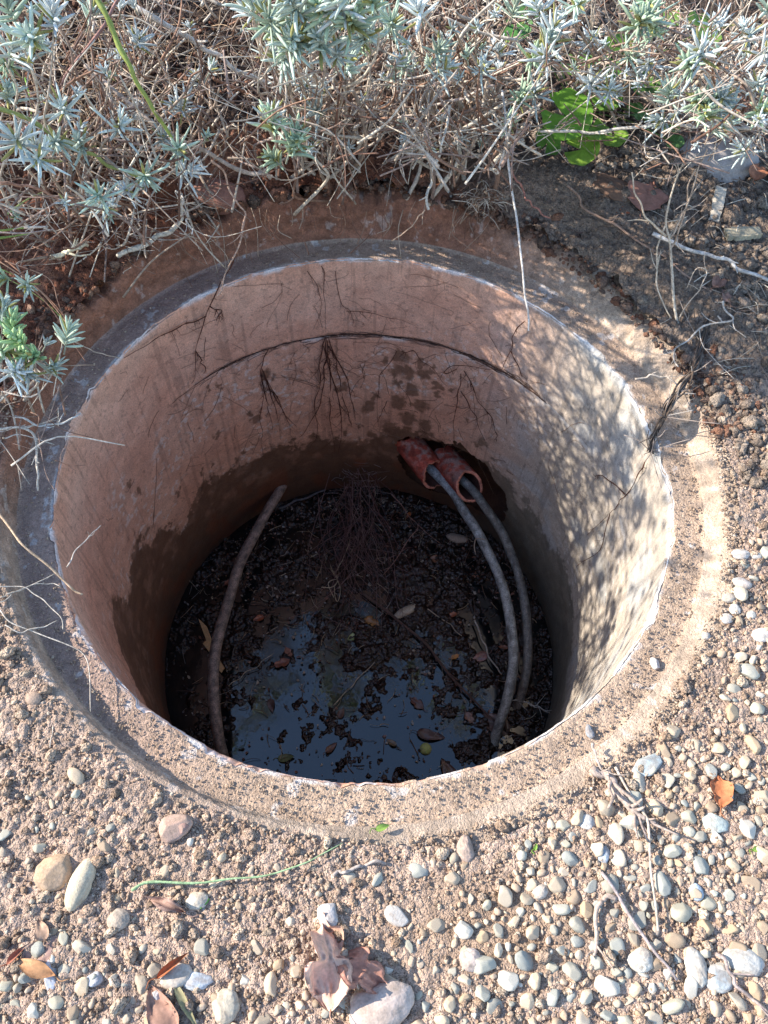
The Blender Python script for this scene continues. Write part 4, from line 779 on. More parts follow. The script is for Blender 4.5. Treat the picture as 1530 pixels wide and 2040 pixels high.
# tall shrub just outside the picture on the left: it stands there and dapples the right wall
SB = np.array((-1.22, .22, .08)); e = empty('shrub', SB, 'loose small-leaved shrub standing left of the well, dappling its right wall', 'shrub')
mb = MB(); fb = MB(); g = random.Random(3)
for k in range(42):
    a = g.uniform(0, 6.28); top_ = SB+np.array([g.gauss(0, .13), g.uniform(-.42, .50), g.uniform(.30, .98)*(1 if k < 34 else 1.25)]); C = wander([SB+np.array([g.gauss(0, .03), g.gauss(0, .05), -.03]), (SB+top_)/2+np.array([g.gauss(0, .05), g.gauss(0, .05), .03]), top_], 16, .006, seed=k); tube(mb, C, np.linspace(.005, .0015, 16), 6, BARK[k % 6])
    for q in range(52):
        i = g.randrange(5, 16); P = C[i]+np.array([g.gauss(0, .045), g.gauss(0, .055), g.gauss(0, .045)]); l = g.uniform(.018, .034); M_ = rotm(g.uniform(-1.2, 1.2), g.uniform(-1.2, 1.2), g.uniform(0, 6.28)); w_ = l*.25
        v_ = np.array([(0, 0, 0), (l*.3, w_, .001), (l*.7, w_*.8, 0), (l, 0, -.002), (l*.7, -w_*.8, 0), (l*.3, -w_, .001), (l*.5, 0, -.002)]); fb.add(v_@M_.T+P, [(0, 6, 1), (1, 6, 2), (2, 6, 3), (3, 6, 4), (4, 6, 5), (5, 6, 0)], np.array((.09, .14, .06))*g.uniform(.7, 1.3))
        if q % 4 == 0: tube(mb, [C[i], (C[i]+P)/2+np.array((0, 0, .004)), P], .0009, 4, BARK[k % 6])
child(mb.build('stems', M_bark, loc=SB), e); child(fb.build('foliage', M_green, loc=SB), e)
# thatch of straw on the clay bank
def thatch(n, regs, cols, name, label, lmin, lmax, rmax, hi=.035):
    mb = MB(); g = random.Random(n)
    for _ in range(n):
        x0, y0, x1, y1 = g.choice(regs); P = G(g.uniform(x0, x1), g.uniform(y0, y1)); 
        if math.hypot(P[0], P[1]) < .64: continue
        P[2] += g.uniform(.003, hi); a = g.uniform(0, 6.28); D = np.array([math.cos(a), math.sin(a), g.gauss(0, .18)]); l = g.uniform(lmin, lmax)
        tube(mb, catmull([P-D*l/2-np.array((0, 0, .004)), P+np.array([g.gauss(0, l*.07), g.gauss(0, l*.07), .006]), P+D*l/2-np.array((0, 0, .004))], 6), g.uniform(.0004, rmax), 4, np.array(g.choice(cols))*g.uniform(.75, 1.25))
    return tag(mb.build(name, M_straw), label, 'dry grass', kind='stuff')
thatch(520, [(-40, -40, 520, 330), (-40, 60, 330, 480), (-40, 0, 480, 300)], [(.46, .32, .20), (.36, .24, .15), (.54, .44, .32), (.28, .20, .14), (.44, .39, .32)], 'straw_thatch', 'fine reddish straw matted under the left lavender', .04, .16, .0010, .06)
thatch(380, [(480, -40, 1100, 340), (480, -40, 1560, 250)], [(.36, .30, .25), (.24, .17, .12), (.45, .40, .34), (.18, .11, .08)], 'twig_litter', 'fine grey twig litter under the lavender at the top', .02, .10, .0014, .06)
thatch(170, [(1050, 320, 1530, 640), (1280, 560, 1530, 760)], [(.40, .33, .26), (.26, .18, .13), (.50, .44, .36)], 'twig_litter', 'scattered thin twigs and roots on the dark soil behind right of the rim', .02, .09, .0011, .012)
# ------------------------------------------------------------------ long single stems
def stem(pts, r0, r1, col, label, cat='stalk', name='dry_stalk', amp=.003, twigs=0, M=None, n=34, group=None):
    """pts: (px, py, share of the way from the lens to the ground)"""
    return line_thing(name, [at_t(x, y, tg(x, y)*f) for x, y, f in pts], r0, r1, col, label, cat, group, M=M, amp=amp, twigs=twigs, n=n)
PALE = (.55, .50, .43)
stem([(250, -20, .70), (180, 85, .72), (90, 210, .78), (-10, 320, .82)], .0026, .0020, (.28, .15, .12), 'long red-brown stalk slanting down to the left edge across the top left', amp=.002)
stem([(185, -30, .62), (215, 40, .64), (255, 130, .68), (300, 210, .72), (345, 275, .76)], .0042, .0022, (.36, .42, .12), 'yellow-green stalk slanting from the top edge to the silver tuft', 'stalk', 'green_stalk', amp=.0012, M=M_green)
stem([(-20, 210, .74), (70, 245, .76), (130, 285, .78), (200, 320, .80), (275, 352, .80)], .0034, .0022, (.38, .42, .14), 'yellow-green stalk running in from the left edge', 'stalk', 'green_stalk', amp=.0012, M=M_green)
stem([(270, 15, .82), (330, 55, .84), (390, 85, .86), (440, 112, .88), (500, 150, .90), (560, 170, .92)], .0050, .0034, PALE, 'thick knobbly white branch lying across the gap left of the full lavender', 'branch', 'dead_branch', twigs=6)
stem([(170, 130, .86), (250, 200, .87), (330, 265, .89), (420, 310, .91), (500, 345, .92), (545, 345, .92)], .0036, .0042, (.42, .34, .28), 'long brown branch running down right to the rim side of the full lavender', 'branch', 'dead_branch', twigs=5)
stem([(0, 365, .80), (60, 372, .82), (120, 395, .84), (210, 420, .86)], .0022, .0014, (.40, .22, .15), 'thin red-brown stalk level across the left side below the silver tufts', amp=.001)
stem([(360, 385, .93), (358, 430, .95), (330, 460, .95), (290, 485, .95), (235, 512, .96)], .0040, .0044, (.54, .49, .41), 'thick pale bent branch lying on the red clay bank', 'branch', 'dead_branch')
stem([(100, 510, .94), (140, 500, .93), (180, 490, .93)], .0040, .0030, (.62, .54, .38), 'short pale knobbly stick at the left of the bent branch', 'branch', 'dead_branch', twigs=3)
stem([(350, 380, .88), (370, 430, .9), (383, 465, .91)], .0017, .0013, (.58, .52, .46), 'short pale twig hanging beside the bent branch', 'twig', 'twig', twigs=1)
stem([(420, 320, .88), (455, 365, .9), (475, 410, .92), (482, 440, .93), (470, 510, .965), (445, 560, .985), (432, 590, .99)], .0018, .0012, (.46, .30, .22), 'reddish dangling stem ending at the inner edge above the long wall root', twigs=6)
stem([(1000, 180, .74), (1008, 260, .76), (1015, 350, .78), (1028, 440, .80), (1038, 520, .82), (1046, 600, .84), (1052, 658, .86)], .0019, .0015, (.52, .47, .42), 'long straight dry stem hanging over the back of the opening', amp=.001)
stem([(985, 170, .76), (900, 200, .80), (850, 215, .84), (790, 240, .88)], .0022, .0016, (.46, .38, .33), 'arched dry twig joining the hanging stem to the woody bush', 'twig', 'twig', amp=.002, twigs=3)
stem([(885, 200, .82), (880, 260, .85), (872, 320, .87), (858, 370, .89), (848, 420, .91)], .0017, .0024, PALE, 'pale stem drooping from the woody bush over the back rim', twigs=4)
stem([(846, 418, .91), (820, 450, .93), (783, 480, .95)], .0012, .0008, (.55, .36, .24), 'thin tan straw below the drooping pale stem', 'straw', 'straw', amp=.001)
stem([(800, 200, .82), (802, 280, .86), (798, 345, .9)], .0017, .0012, (.44, .38, .33), 'short upright twig hanging left of the drooping pale stem', 'twig', 'twig', twigs=2)
stem([(1075, 262, .84), (1150, 265, .83), (1230, 258, .82), (1330, 248, .80), (1430, 252, .78), (1540, 242, .76)], .0021, .0028, PALE, 'long pale horizontal branch crossing above the boulder', 'branch', 'dead_branch', twigs=10)
stem([(1350, 205, .80), (1375, 180, .78), (1400, 150, .76)], .0034, .0032, (.48, .40, .30), 'short thick broken stick beside the far right lavender', 'branch', 'dead_branch')
stem([(1470, 152, .72), (1430, 185, .74), (1360, 178, .76), (1290, 190, .78)], .0022, .0016, (.40, .34, .28), 'thin curved twig through the far right lavender', 'twig', 'twig', twigs=3)
# white branching dead plant right of the rim
bb = G(1352, 650); e = empty('dead_plant', bb, 'leafless white-grey plant forking up from the soil right of the rim', 'plant')
def twig_child(pts, r0, r1, col, tw=3):
    r0 *= .75; r1 *= .75; col = tuple(np.array(col)*(.95, .88, .80))
    P = [at_t(x, y, tg(x, y)*f) for x, y, f in pts]; mb = MB(); C = wander(P, 26, .002); rr = np.linspace(r0, r1, 26); tube(mb, C, rr, 7, col, rough=.2)
    for k in range(tw):
        i = random.randrange(6, 24); D = np.array([random.gauss(0, 1), random.gauss(0, .8), random.gauss(.5, .4)]); D /= np.linalg.norm(D); l = random.uniform(.012, .045); tube(mb, wander([C[i], C[i]+D*l*.5, C[i]+D*l], 6, .002), np.linspace(rr[i]*.6, rr[i]*.4, 6), 5, col)
    child(mb.build('branch', M_bark, loc=P[0]), e)
twig_child([(1352, 660, .995), (1345, 600, .97), (1338, 530, .94), (1330, 480, .91), (1325, 450, .89), (1330, 410, .86), (1345, 360, .82), (1365, 310, .78)], .0036, .0016, (.52, .47, .40), 6)
twig_child([(1326, 470, .90), (1300, 450, .88), (1280, 420, .86), (1265, 375, .83), (1258, 342, .81)], .0026, .0014, (.56, .48, .38), 2)
twig_child([(1330, 475, .91), (1345, 460, .90), (1362, 425, .87), (1380, 370, .82), (1390, 330, .79), (1410, 295, .76)], .0022, .0013, (.44, .38, .33), 5)
twig_child([(1333, 500, .93), (1352, 455, .90), (1370, 400, .85), (1385, 340, .8)], .0024, .0014, (.44, .36, .30), 3)
twig_child([(1325, 450, .89), (1307, 500, .92), (1310, 560, .95), (1320, 600, .97), (1330, 625, .985), (1350, 650, .995)], .0020, .0016, (.56, .50, .42), 4)
twig_child([(1350, 640, .99), (1375, 600, .96), (1400, 570, .94), (1408, 545, .93), (1390, 540, .92), (1370, 575, .94)], .0016, .0010, (.50, .44, .38), 3)
stem([(1300, 465, .97), (1350, 485, .97), (1410, 505, .975), (1460, 530, .98), (1535, 560, .98)], .0035, .0030, (.50, .46, .42), 'grey branch lying on dark soil from the white plant to the right edge', 'branch', 'dead_branch', twigs=3)
stem([(1130, 370, .97), (1180, 420, .975), (1260, 465, .98), (1340, 520, .985), (1420, 580, .99)], .0022, .0018, (.33, .21, .15), 'long dark brown twig on the soil under the white plant', 'twig', 'twig', twigs=5)
stem([(1015, 325, .94), (1040, 375, .95), (1060, 405, .96), (1090, 432, .97)], .0020, .0013, (.36, .16, .12), 'reddish twig behind the rim right of the hanging dry stem', 'twig', 'twig', twigs=1)
# dark root bundle over the right rim
P0 = [G(1418, 620, .012), G(1400, 690, .014), G(1375, 745, .014), G(1345, 790, .014), G(1322, 830, .012)]
P0 += [at_z(1303, 870, .012), at_z(1296, 900, -.004)]
mb = MB()
for k in range(16):
    C = wander(P0, 26, .0035, seed=k+9); tube(mb, C, np.linspace(.0022, .0010, 26)*random.uniform(.5, 1.1), 5, random.choice([(.07, .05, .04), (.10, .07, .05), (.05, .04, .035), (.2, .16, .13)]), rough=.3)
for k in range(40):
    i = random.randrange(0, len(P0)); P = P0[i]; D = np.array([random.gauss(0, 1), random.gauss(0, 1), abs(random.gauss(0, .6))])*random.uniform(.012, .05); tube(mb, wander([P, P+D*.5, P+D], 7, .002), .0008, 4, random.choice([(.3, .24, .2), (.12, .08, .06), (.46, .4, .34)]))
tag(mb.build('root_bundle', M_root, loc=P0[0]), 'dark twisted bundle of roots draped over the right side of the rim', 'roots')
line_thing('root', [G(1440, 600, .05), G(1455, 640, .03), G(1400, 650, .025), G(1345, 700, .02), G(1350, 740, .02)], .0018, .0012, (.48, .42, .36), 'pale root arching behind the dark bundle at the right rim', 'root', twigs=12, branch=1.3, amp=.004)
line_thing('root', [G(1265, 755, .006), G(1310, 752, .012), (G(1340, 760, .014)), G(1350, 790, .01)], .0016, .0012, (.46, .38, .30), 'pale root across the rim left of the dark bundle', 'root', twigs=8, amp=.003)
# root ball at the back edge
mb = MB(); B0 = G(965, 400, .03)
for k in range(120):
    a = random.uniform(0, 6.28); D = np.array([math.cos(a), math.sin(a)*.6, random.uniform(-.5, .6)])*random.uniform(.015, .055); Q = B0+np.array([random.gauss(0, .018), random.gauss(0, .014), random.gauss(0, .01)]); tube(mb, wander([Q, Q+D*.5+np.array((0, 0, .006)), Q+D+np.array((0, 0, -.008))], 8, .003), random.uniform(.0005, .0011), 4, random.choice([(.16, .09, .06), (.36, .27, .2), (.22, .13, .09), (.5, .42, .34)]))
tag(mb.build('root_ball', M_root, loc=B0), 'bushy ball of fine roots sticking out of the earth at the back edge', 'roots')
mb = MB()
for k in range(60):
    x = random.uniform(330, 1040); P = G(x, random.uniform(395, 430)+max(0, 520-x)*.35, .012); d = P/np.linalg.norm(P[:2]); l = random.uniform(.03, .10)
    tube(mb, wander([P, P-np.array([d[0], d[1], 0])*l*.4+np.array((random.gauss(0, .01), 0, -.02)), P-np.array([d[0], d[1], 0])*l*.6+np.array((random.gauss(0, .02), 0, -l*.7))], 9, .002), random.uniform(.0004, .0009), 4, random.choice([(.18, .09, .06), (.4, .3, .22), (.26, .16, .11)]))
tag(mb.build('hanging_rootlets', M_root), 'fine rootlets dangling from the earth along the back edge', 'roots', kind='stuff')
# ------------------------------------------------------------------ mallow plant
mp = G(1150, 215); e = empty('mallow_plant', mp, 'low plant with round scalloped bright green leaves behind the rim', 'plant')
def round_leaf(P, r, tilt, rz, col, seed):
    na, nr = 40, 8; q = np.linspace(.25, 2*math.pi-.25, na); rr = np.linspace(0, 1, nr); U, Q = np.meshgrid(rr, q, indexing='ij'); ed = 1+.05*np.abs(np.sin(Q*4.5))*U; x = -U*np.cos(Q)*r*ed; y = U*np.sin(Q)*r*ed*1.05; z = .16*r*U**2+.07*r*np.sin(Q*7)*U**2+(fbm(x*60+seed, y*60, seed)-.5)*r*.2
    top = np.stack([x, y, z], -1).reshape(-1, 3); V = np.vstack([top, top-np.array((0, 0, .0006))]); f = grid_faces(nr, na, False); n = len(top); F = [tuple(a) for a in f]+[tuple(a[::-1]+n) for a in f]
    cc = np.tile(np.array(col), (len(V), 1)); v_ = np.tile((np.abs(np.sin(Q*3.5)) < .13).ravel(), 2); cc[v_] *= 1.25; mb = MB(); mb.add(V, F, cc); o = mb.build('leaf', M_green); o.rotation_euler = (tilt[0], tilt[1], rz); o.location = Vector(P); child(o, e)
    sb = MB(); tube(sb, catmull([mp+np.array((0, 0, -.005)), (mp+P)/2+np.array((0, 0, .01)), P], 8), .0013, 5, (.16, .25, .07)); child(sb.build('stalk', M_green, loc=mp), e)
for i, (x, y, f, r, c) in enumerate([(1128, 232, .86, .044, (.17, .36, .04)), (1170, 262, .88, .036, (.20, .38, .05)), (1160, 298, .90, .030, (.26, .42, .06)), (1225, 275, .91, .022, (.22, .36, .05)), (1090, 285, .95, .026, (.10, .22, .03)), (1200, 150, .90, .034, (.12, .26, .05)), (1150, 130, .88, .030, (.14, .26, .05)), (1030, 60, .86, .028, (.08, .22, .05)), (1055, 25, .85, .026, (.09, .2, .05)), (1240, 100, .88, .034, (.16, .3, .05)), (1290, 170, .9, .03, (.12, .24, .05)), (1330, 255, .93, .022, (.16, .28, .07)), (1345, 285, .94, .016, (.13, .25, .08)), (1400, 60, .8, .035, (.2, .33, .06)), (1320, 40, .82, .032, (.18, .32, .06)), (1210, 200, .9, .026, (.15, .3, .05)), (1270, 225, .93, .024, (.12, .26, .05))]):
    round_leaf(at_t(x, y, tg(x, y)*f), r, (random.uniform(-.15, .5), random.uniform(-.3, .3)), random.uniform(-2, 1.2), c, 400+i)
# grass blades
def blades(label, items, cat='grass', col=(.28, .36, .10)):
    b0 = at_t(items[0][0][0][0], items[0][0][0][1], tg(*items[0][0][0][:2])); e = empty('grass_tuft', b0, label, cat)
    for pts, wdt, c in items:
        P = [at_t(x, y, tg(x, y)*f) for x, y, f in pts]; C = catmull(P, 14); mb = MB(); tube(mb, C, np.linspace(wdt, wdt*.25, 14), 4, c); child(mb.build('blade', M_straw, loc=P[0]), e)
blades('tuft of russet and green grass blades bending over the left rim', [([(-10, 500, .95), (60, 560, .95), (120, 620, .96), (160, 690, .975)], .0016, (.40, .20, .12)), ([(-10, 515, .95), (70, 570, .95), (130, 640, .965), (165, 700, .98)], .0014, (.46, .26, .16)), ([(-5, 545, .95), (60, 580, .96), (110, 620, .97), (150, 680, .98)], .0014, (.36, .36, .12)), ([(10, 520, .95), (80, 545, .95), (105, 565, .95), (118, 610, .96), (150, 680, .975)], .0012, (.50, .28, .18)), ([(0, 535, .95), (50, 560, .96), (100, 610, .965), (140, 650, .97)], .0012, (.30, .36, .10)), ([(20, 540, .95), (90, 600, .96), (150, 690, .975), (170, 720, .98)], .0015, (.38, .18, .11))])
blades('few bright green blades low among the straw at the left edge', [([(0, 460, .9), (40, 455, .91), (90, 452, .92)], .0024, (.34, .42, .10)), ([(-5, 475, .9), (30, 470, .92), (75, 462, .93)], .0024, (.30, .42, .12)), ([(50, 155, .93), (60, 200, .93), (63, 240, .94)], .0014, (.22, .42, .06)), ([(10, 430, .9), (50, 400, .9), (90, 380, .9)], .0022, (.32, .36, .14))])
# ------------------------------------------------------------------ rocks, wood and leaves at the back
blob('boulder', G(1425, 325, -.01), .075, (1.15, .95, .70), (.34, .30, .28), M_stone, 'large smooth grey-brown boulder under the far right lavender', 'boulder', 501, amp=.14, rz=.3, sub=40)
blob('rock', G(430, 392, .0), .046, (1.35, .8, .65), (.27, .13, .095), M_stone, 'smooth red-brown rock at the edge of the clay bank', 'rock', 502, amp=.14, rz=-.15, flat=3)
blob('rock', G(1030, 342, .0), .022, (1.3, .8, .7), (.22, .11, .08), M_stone, 'small dark red rock in the hollow behind the back rim', 'rock', 503, amp=.2, flat=2)
blob('rock', G(285, 465, -.01), .050, (1.4, .9, .6), (.30, .14, .09), M_stone, 'flat red clay rock beneath the bent branch', 'rock', 504, amp=.2, rz=.5, flat=4)
blob('rock', G(1205, 545, 0), .020, (1.3, .9, .7), (.20, .165, .13), M_stone, 'angular brown-grey stone near the edge of the dark soil', 'rock', 505, amp=.3, flat=6)
blob('rock', G(1180, 500, 0), .015, (1.2, .9, .7), (.30, .29, .27), M_stone, 'pale grey lump of stone on the dark soil behind the rim', 'rock', 506, amp=.3, flat=5)
blob('bark_piece', G(1215, 372, .008), .042, (1.2, .8, .28), (.15, .085, .055), M_wood, 'dark curled piece of bark left of the broad brown leaf', 'bark', 507, amp=.4, rz=-.6, flat=2)
def plank(px, L, W, T, rz, col, label, rx=0, ry=0, seed=0):
    nu, nv = 18, 6; g = np.random.default_rng(seed); mb = MB(); q = np.linspace(-1, 1, nu); w_ = 1+.12*np.sin(q*2+seed)+.05*g.normal(size=nu); rows = []
    for u, ww in zip(q, w_):
        sec = [(-1, -1), (-.3, -1.05), (.4, -1), (1, -.9), (1.02, .8), (.5, 1.1), (-.2, .95), (-.9, 1.05)]; rows.append([(u*L/2+.05*W*s_[0], s_[0]*W/2*ww*(1+.04*g.normal()), s_[1]*T/2*(1+.1*g.normal())) for s_ in sec])
    V = np.array(rows).reshape(-1, 3); n = 8; F = [tuple(a) for a in grid_faces(nu, n, True)]+[tuple(range(n)), tuple((nu-1)*n+k for k in range(n))[::-1]]
    mb.add(V, F, np.array(col)*(.8+.4*fbm(V[:, 1]*300, V[:, 0]*20, seed+3))[:, None]); o = mb.build('wood_chip', M_wood, smooth=False); o.location = px; o.rotation_euler = (rx, ry, rz); return tag(o, label, 'wood chip')
plank(G(1430, 408, .012), .072, .020, .006, 1.35, (.46, .40, .32), 'pale upright wood chip leaning beneath the boulder', ry=-.35, seed=1)
plank(G(1480, 465, .010), .070, .026, .008, .25, (.34, .29, .20), 'weathered brownish wood chip lying at the right edge', ry=.05, seed=2)
def pl(px, py, L, W, rz, c, label, dz=.008, **k): return put_leaf(G(px, py, dz), rz, L, W, c, label, **k)
pl(1290, 385, .105, .085, 1.3, (.36, .17, .12), 'broad flat pinkish brown leaf lying on the dark soil', dz=.012, crump=.10, curl=.1, fold=.06, lobes=2, rx=.1, nu=24, nv=13)
pl(1248, 420, .028, .022, .4, (.42, .13, .06), 'small orange-brown leaf against the broad pinkish leaf', dz=.014, seed=2, curl=.4)
pl(1272, 498, .038, .020, 1.1, (.30, .16, .13), 'small dull purple leaf below the broad pinkish leaf', dz=.008, seed=4)
pl(1320, 548, .026, .018, 1.4, (.50, .16, .07), 'little bright orange leaf behind the white plant', dz=.01, seed=5)
pl(1435, 560, .045, .028, .9, (.32, .17, .12), 'crumpled brown leaf right of the white plant', dz=.012, seed=6, crump=.35)
pl(1445, 590, .040, .022, 1.9, (.38, .22, .16), 'crumpled tan leaf touching the root bundle', dz=.012, seed=16, crump=.35)
pl(1115, 412, .030, .018, 1.7, (.30, .15, .12), 'small dull leaf stuck in the bank behind the rim', dz=.01, seed=7, crump=.3)
pl(1510, 340, .06, .04, 1.2, (.35, .14, .07), 'orange-brown leaf at the right edge beside the boulder', dz=.02, seed=8)
pl(1470, 215, .08, .05, .7, (.36, .14, .08), 'reddish leaf half hidden above the boulder', dz=.05, seed=9)
pl(1160, 460, .028, .020, .2, (.24, .15, .12), 'dusty brown leaf on the bank near the rim', dz=.008, seed=10, crump=.3)
# foreground leaves
pl(655, 1912, .100, .060, 1.75, (.78, .50, .37), 'large crumpled pale orange leaf on the gravel in front of the well', dz=.030, crump=.70, curl=.8, fold=.35, lobes=3, nu=36, nv=19, seed=21, rx=.25, stalk=.12)
pl(722, 1935, .075, .045, -.35, (.50, .25, .18), 'crumpled red-brown leaf joined to the right of the pale orange one', dz=.024, crump=.75, curl=.7, fold=.3, lobes=3, nu=36, nv=19, seed=22, rx=-.2)
pl(344, 1922, .044, .018, .75, (.46, .16, .07), 'narrow rolled orange leaf at the lower left', dz=.012, curl=.6, roll=1.9, seed=23, crump=.15)
pl(62, 1925, .060, .026, 2.9, (.55, .31, .16), 'curved tan leaf at the left edge of the foreground', dz=.012, curl=.7, roll=1.2, seed=24)
pl(325, 1800, .058, .020, 2.9, (.40, .26, .21), 'shrivelled greyish brown leaf beside the cream stone', dz=.009, crump=.55, seed=25, roll=1.0)
pl(320, 2015, .060, .036, 2.2, (.42, .24, .17), 'brown leaf at the bottom edge left of centre', dz=.012, crump=.3, seed=26)
pl(1436, 1572, .046, .030, 1.5, (.52, .19, .08), 'curled orange leaf on the gravel at the right', dz=.014, curl=.5, crump=.3, lobes=2, seed=27)
pl(90, 1892, .055, .030, .6, (.42, .27, .22), 'dusty pinkish leaf half buried at the lower left', dz=.004, crump=.25, seed=28)
pl(35, 1900, .032, .012, .9, (.40, .15, .09), 'thin dark red leaf at the lower left edge', dz=.008, roll=1.4, seed=29)
pl(82, 1852, .026, .018, 2.2, (.44, .29, .2), 'small tan leaf on the soil at the left', dz=.008, seed=30, crump=.3)
pl(370, 2005, .055, .010, -.9, (.36, .32, .17), 'narrow olive leaf at the bottom edge', dz=.010, seed=31)
# foreground stones
def st(px, py, r, sq, col, label, seed, flat=0, rz=0, amp=.2, dz=.0, name='stone', sub=32): r = r*.84; q = at_z(px, py, r*sq[2]*.35+.003); return blob(name, q if math.hypot(q[0], q[1]) < .558 else G(px, py, r*sq[2]*.3+dz), r, sq, col, M_stone, label, 'stone', seed, amp=amp, rz=rz, flat=flat, sub=sub)
st(161, 1762, .0215, (1.65, .78, .75), (.56, .47, .33), 'oblong cream stone standing out on the soil at the lower left', 601, rz=1.38, amp=.06, sub=36)
st(112, 1738, .030, (1, .8, .55), (.44, .30, .19), 'flat tan rock left of the oblong cream stone', 602, flat=4, rz=.3)
st(393, 1795, .0145, (1.15, .85, .7), (.60, .53, .42), 'smooth cream stone with a green shoot at its side', 603, rz=.3)
st(345, 1650, .026, (1.1, .75, .6), (.40, .27, .21), 'dusty brown rock just outside the near left rim', 604, flat=6, rz=.5, amp=.25)
st(365, 1650, .010, (1, .9, .7), (.36, .22, .18), 'small square reddish stone on the dusty brown rock', 605, flat=8, dz=.008)
st(760, 2000, .040, (1.2, .85, .5), (.50, .40, .34), 'large flat pinkish grey stone at the bottom edge', 606, flat=5, rz=.5)
st(655, 1822, .020, (.9, 1, .75), (.52, .49, .47), 'pale stone capped with dirt in the middle foreground', 607, flat=5)
st(790, 1825, .017, (1.1, .8, .6), (.50, .46, .41), 'light grey stone right of the dirt-capped stone', 608, flat=4, rz=-.4)
st(937, 1911, .0155, (1.05, .95, .7), (.50, .40, .34), 'round pinkish stone on the smooth mud', 609)
st(1076, 1777, .0115, (1.15, .85, .75), (.52, .44, .36), 'small rounded cream pebble with a dark shadow on the smooth mud', 610, rz=.6)
st(928, 1690, .017, (.85, 1.1, .7), (.42, .31, .25), 'brown clod beside the smooth mud', 611, flat=3, amp=.25)
st(1291, 1523, .024, (1.35, .75, .45), (.36, .41, .41), 'flat blue-grey slate stone at the top of the gravel', 612, flat=7, rz=.35)
st(1202, 1702, .013, (.8, 1.1, .6), (.36, .41, .45), 'blue-grey pebble at the left of the gravel', 613, flat=5)
st(1168, 1638, .014, (1.1, .9, .6), (.48, .46, .42), 'pale angular pebble left of the pair of white stones', 614, flat=5)
st(1258, 1640, .016, (1.5, .8, .7), (.62, .58, .46), 'blocky cream-white stone by the dry roots', 615, flat=7)
st(1386, 1778, .012, (.9, 1, .7), (.40, .47, .53), 'bluish round pebble in the middle of the gravel', 616)
st(1385, 1930-2, .020, (.8, 1.25, .6), (.56, .52, .44), 'tall pale egg-shaped stone near the bottom right', 617, rz=.2)
st(1275, 1912, .017, (1.1, .95, .75), (.60, .55, .46), 'white rounded stone beside the thin dark stick', 618, rz=.2, flat=2)
st(1480, 1915, .023, (1.25, .8, .6), (.50, .48, .43), 'wide pale grey stone at the right edge of the gravel', 619, rz=-.2)
st(1425, 1640, .020, (1.0, .9, .5), (.42, .46, .42), 'speckled grey-green stone under the curled orange leaf', 620, flat=3)
st(1430, 1950, .020, (1, .9, .6), (.44, .46, .44), 'round speckled grey stone at the lower right', 621, flat=2)
st(1305, 1323, .0105, (.75, 1.2, .7), (.62, .58, .54), 'white pointed stone lying on the rim seat at the right', 622, flat=4, rz=.4, dz=-.028 if False else 0)
st(1174, 1457, .0095, (.75, 1.25, .6), (.26, .28, .30), 'slate grey chip on the near right of the rim', 623, flat=4, rz=.3)
st(1475, 1105, .0135, (1.3, .8, .6), (.58, .53, .47), 'white oval stone right of the rim, nearest the bank', 624, rz=.1)
st(1477, 1163, .014, (1.3, .8, .6), (.55, .48, .42), 'white lumpy stone right of the rim', 625, flat=3, rz=-.3)
st(1452, 1192, .011, (1.2, .8, .7), (.48, .43, .36), 'smooth tan pebble beside the white lumpy stone', 626, rz=.1)
st(1464, 1215, .011, (.9, 1.1, .6), (.58, .56, .50), 'whitish pebble below the smooth tan pebble', 627, flat=3)
st(1447, 1233, .011, (1, .9, .7), (.54, .51, .46), 'round pale pebble leftmost of the loose ones right of the rim', 628)
st(1518, 1266, .016, (1.2, .8, .6), (.64, .60, .54), 'big white pebble at the right edge', 629, rz=.2)
st(1506, 1108, .010, (1.2, .8, .6), (.52, .49, .44), 'little grey-white pebble at the right edge', 630)
st(1405, 1268, .008, (1, .9, .7), (.50, .46, .40), 'tiny grey pebble nearest the right rim', 631)
st(100, 1945, .016, (.6, 1.4, .5), (.50, .50, .53), 'pale blue-white splinter of stone at the lower left', 632, flat=6, rz=.3)
st(187, 1952, .012, (1, .9, .7), (.44, .48, .54), 'small square blue-grey stone at the lower left', 633, flat=8)
st(392, 1952, .018, (1.3, .7, .5), (.50, .52, .53), 'flat pale bluish stone under the rolled orange leaf', 634, flat=5, rz=.1)
st(352, 1945, .020, (1.1, .8, .6), (.52, .45, .37), 'rounded beige stone against the rolled orange leaf', 635, flat=2, rz=.4)
st(235, 1832, .016, (1.1, .9, .7), (.44, .36, .28), 'rounded brown-grey stone below the long green blade', 636, flat=3)
st(310, 1990, .013, (.7, 1.2, .7), (.60, .60, .59), 'bright white stone at the bottom left', 637, flat=5)
st(450, 2004, .019, (1, 1.1, .7), (.48, .42, .32), 'tan stone at the bottom edge left of the big leaves', 638, flat=3)
st(68, 1392, .012, (1.1, .9, .7), (.38, .27, .2), 'dusty tan stone on the soil left of the rim', 639)
# green bits
def bit(px, py, L, c, label, rz):
    o = put_leaf(G(px, py, .006), rz, L, L*.5, c, label, 'sprout', M=M_green, name='sprout', seed=px, curl=.5, nu=8, nv=5, stalk=.4); return o
bit(762, 1648, .020, (.30, .45, .10), 'tiny green sprout at the near edge of the rim', .4); bit(411, 1796, .010, (.25, .6, .10), 'bright green shoot tip on the cream stone', .9); bit(1067, 1687, .010, (.28, .48, .08), 'tiny green leaf on the smooth mud', 1.2); bit(1508, 1690, .014, (.30, .46, .10), 'little green leaf at the right edge of the gravel', .5)
L_ = lambda pts, dz=.008: [G(x, y, dz) for x, y in pts]
line_thing('green_straw', L_([(262, 1774), (300, 1757), (400, 1758), (470, 1750), (540, 1742), (600, 1722), (640, 1702), (682, 1680)], .014), .0019, .0006, (.30, .42, .22), 'long thin green grass blade lying on the soil in front of the well', 'grass blade', amp=.0008, sides=5)
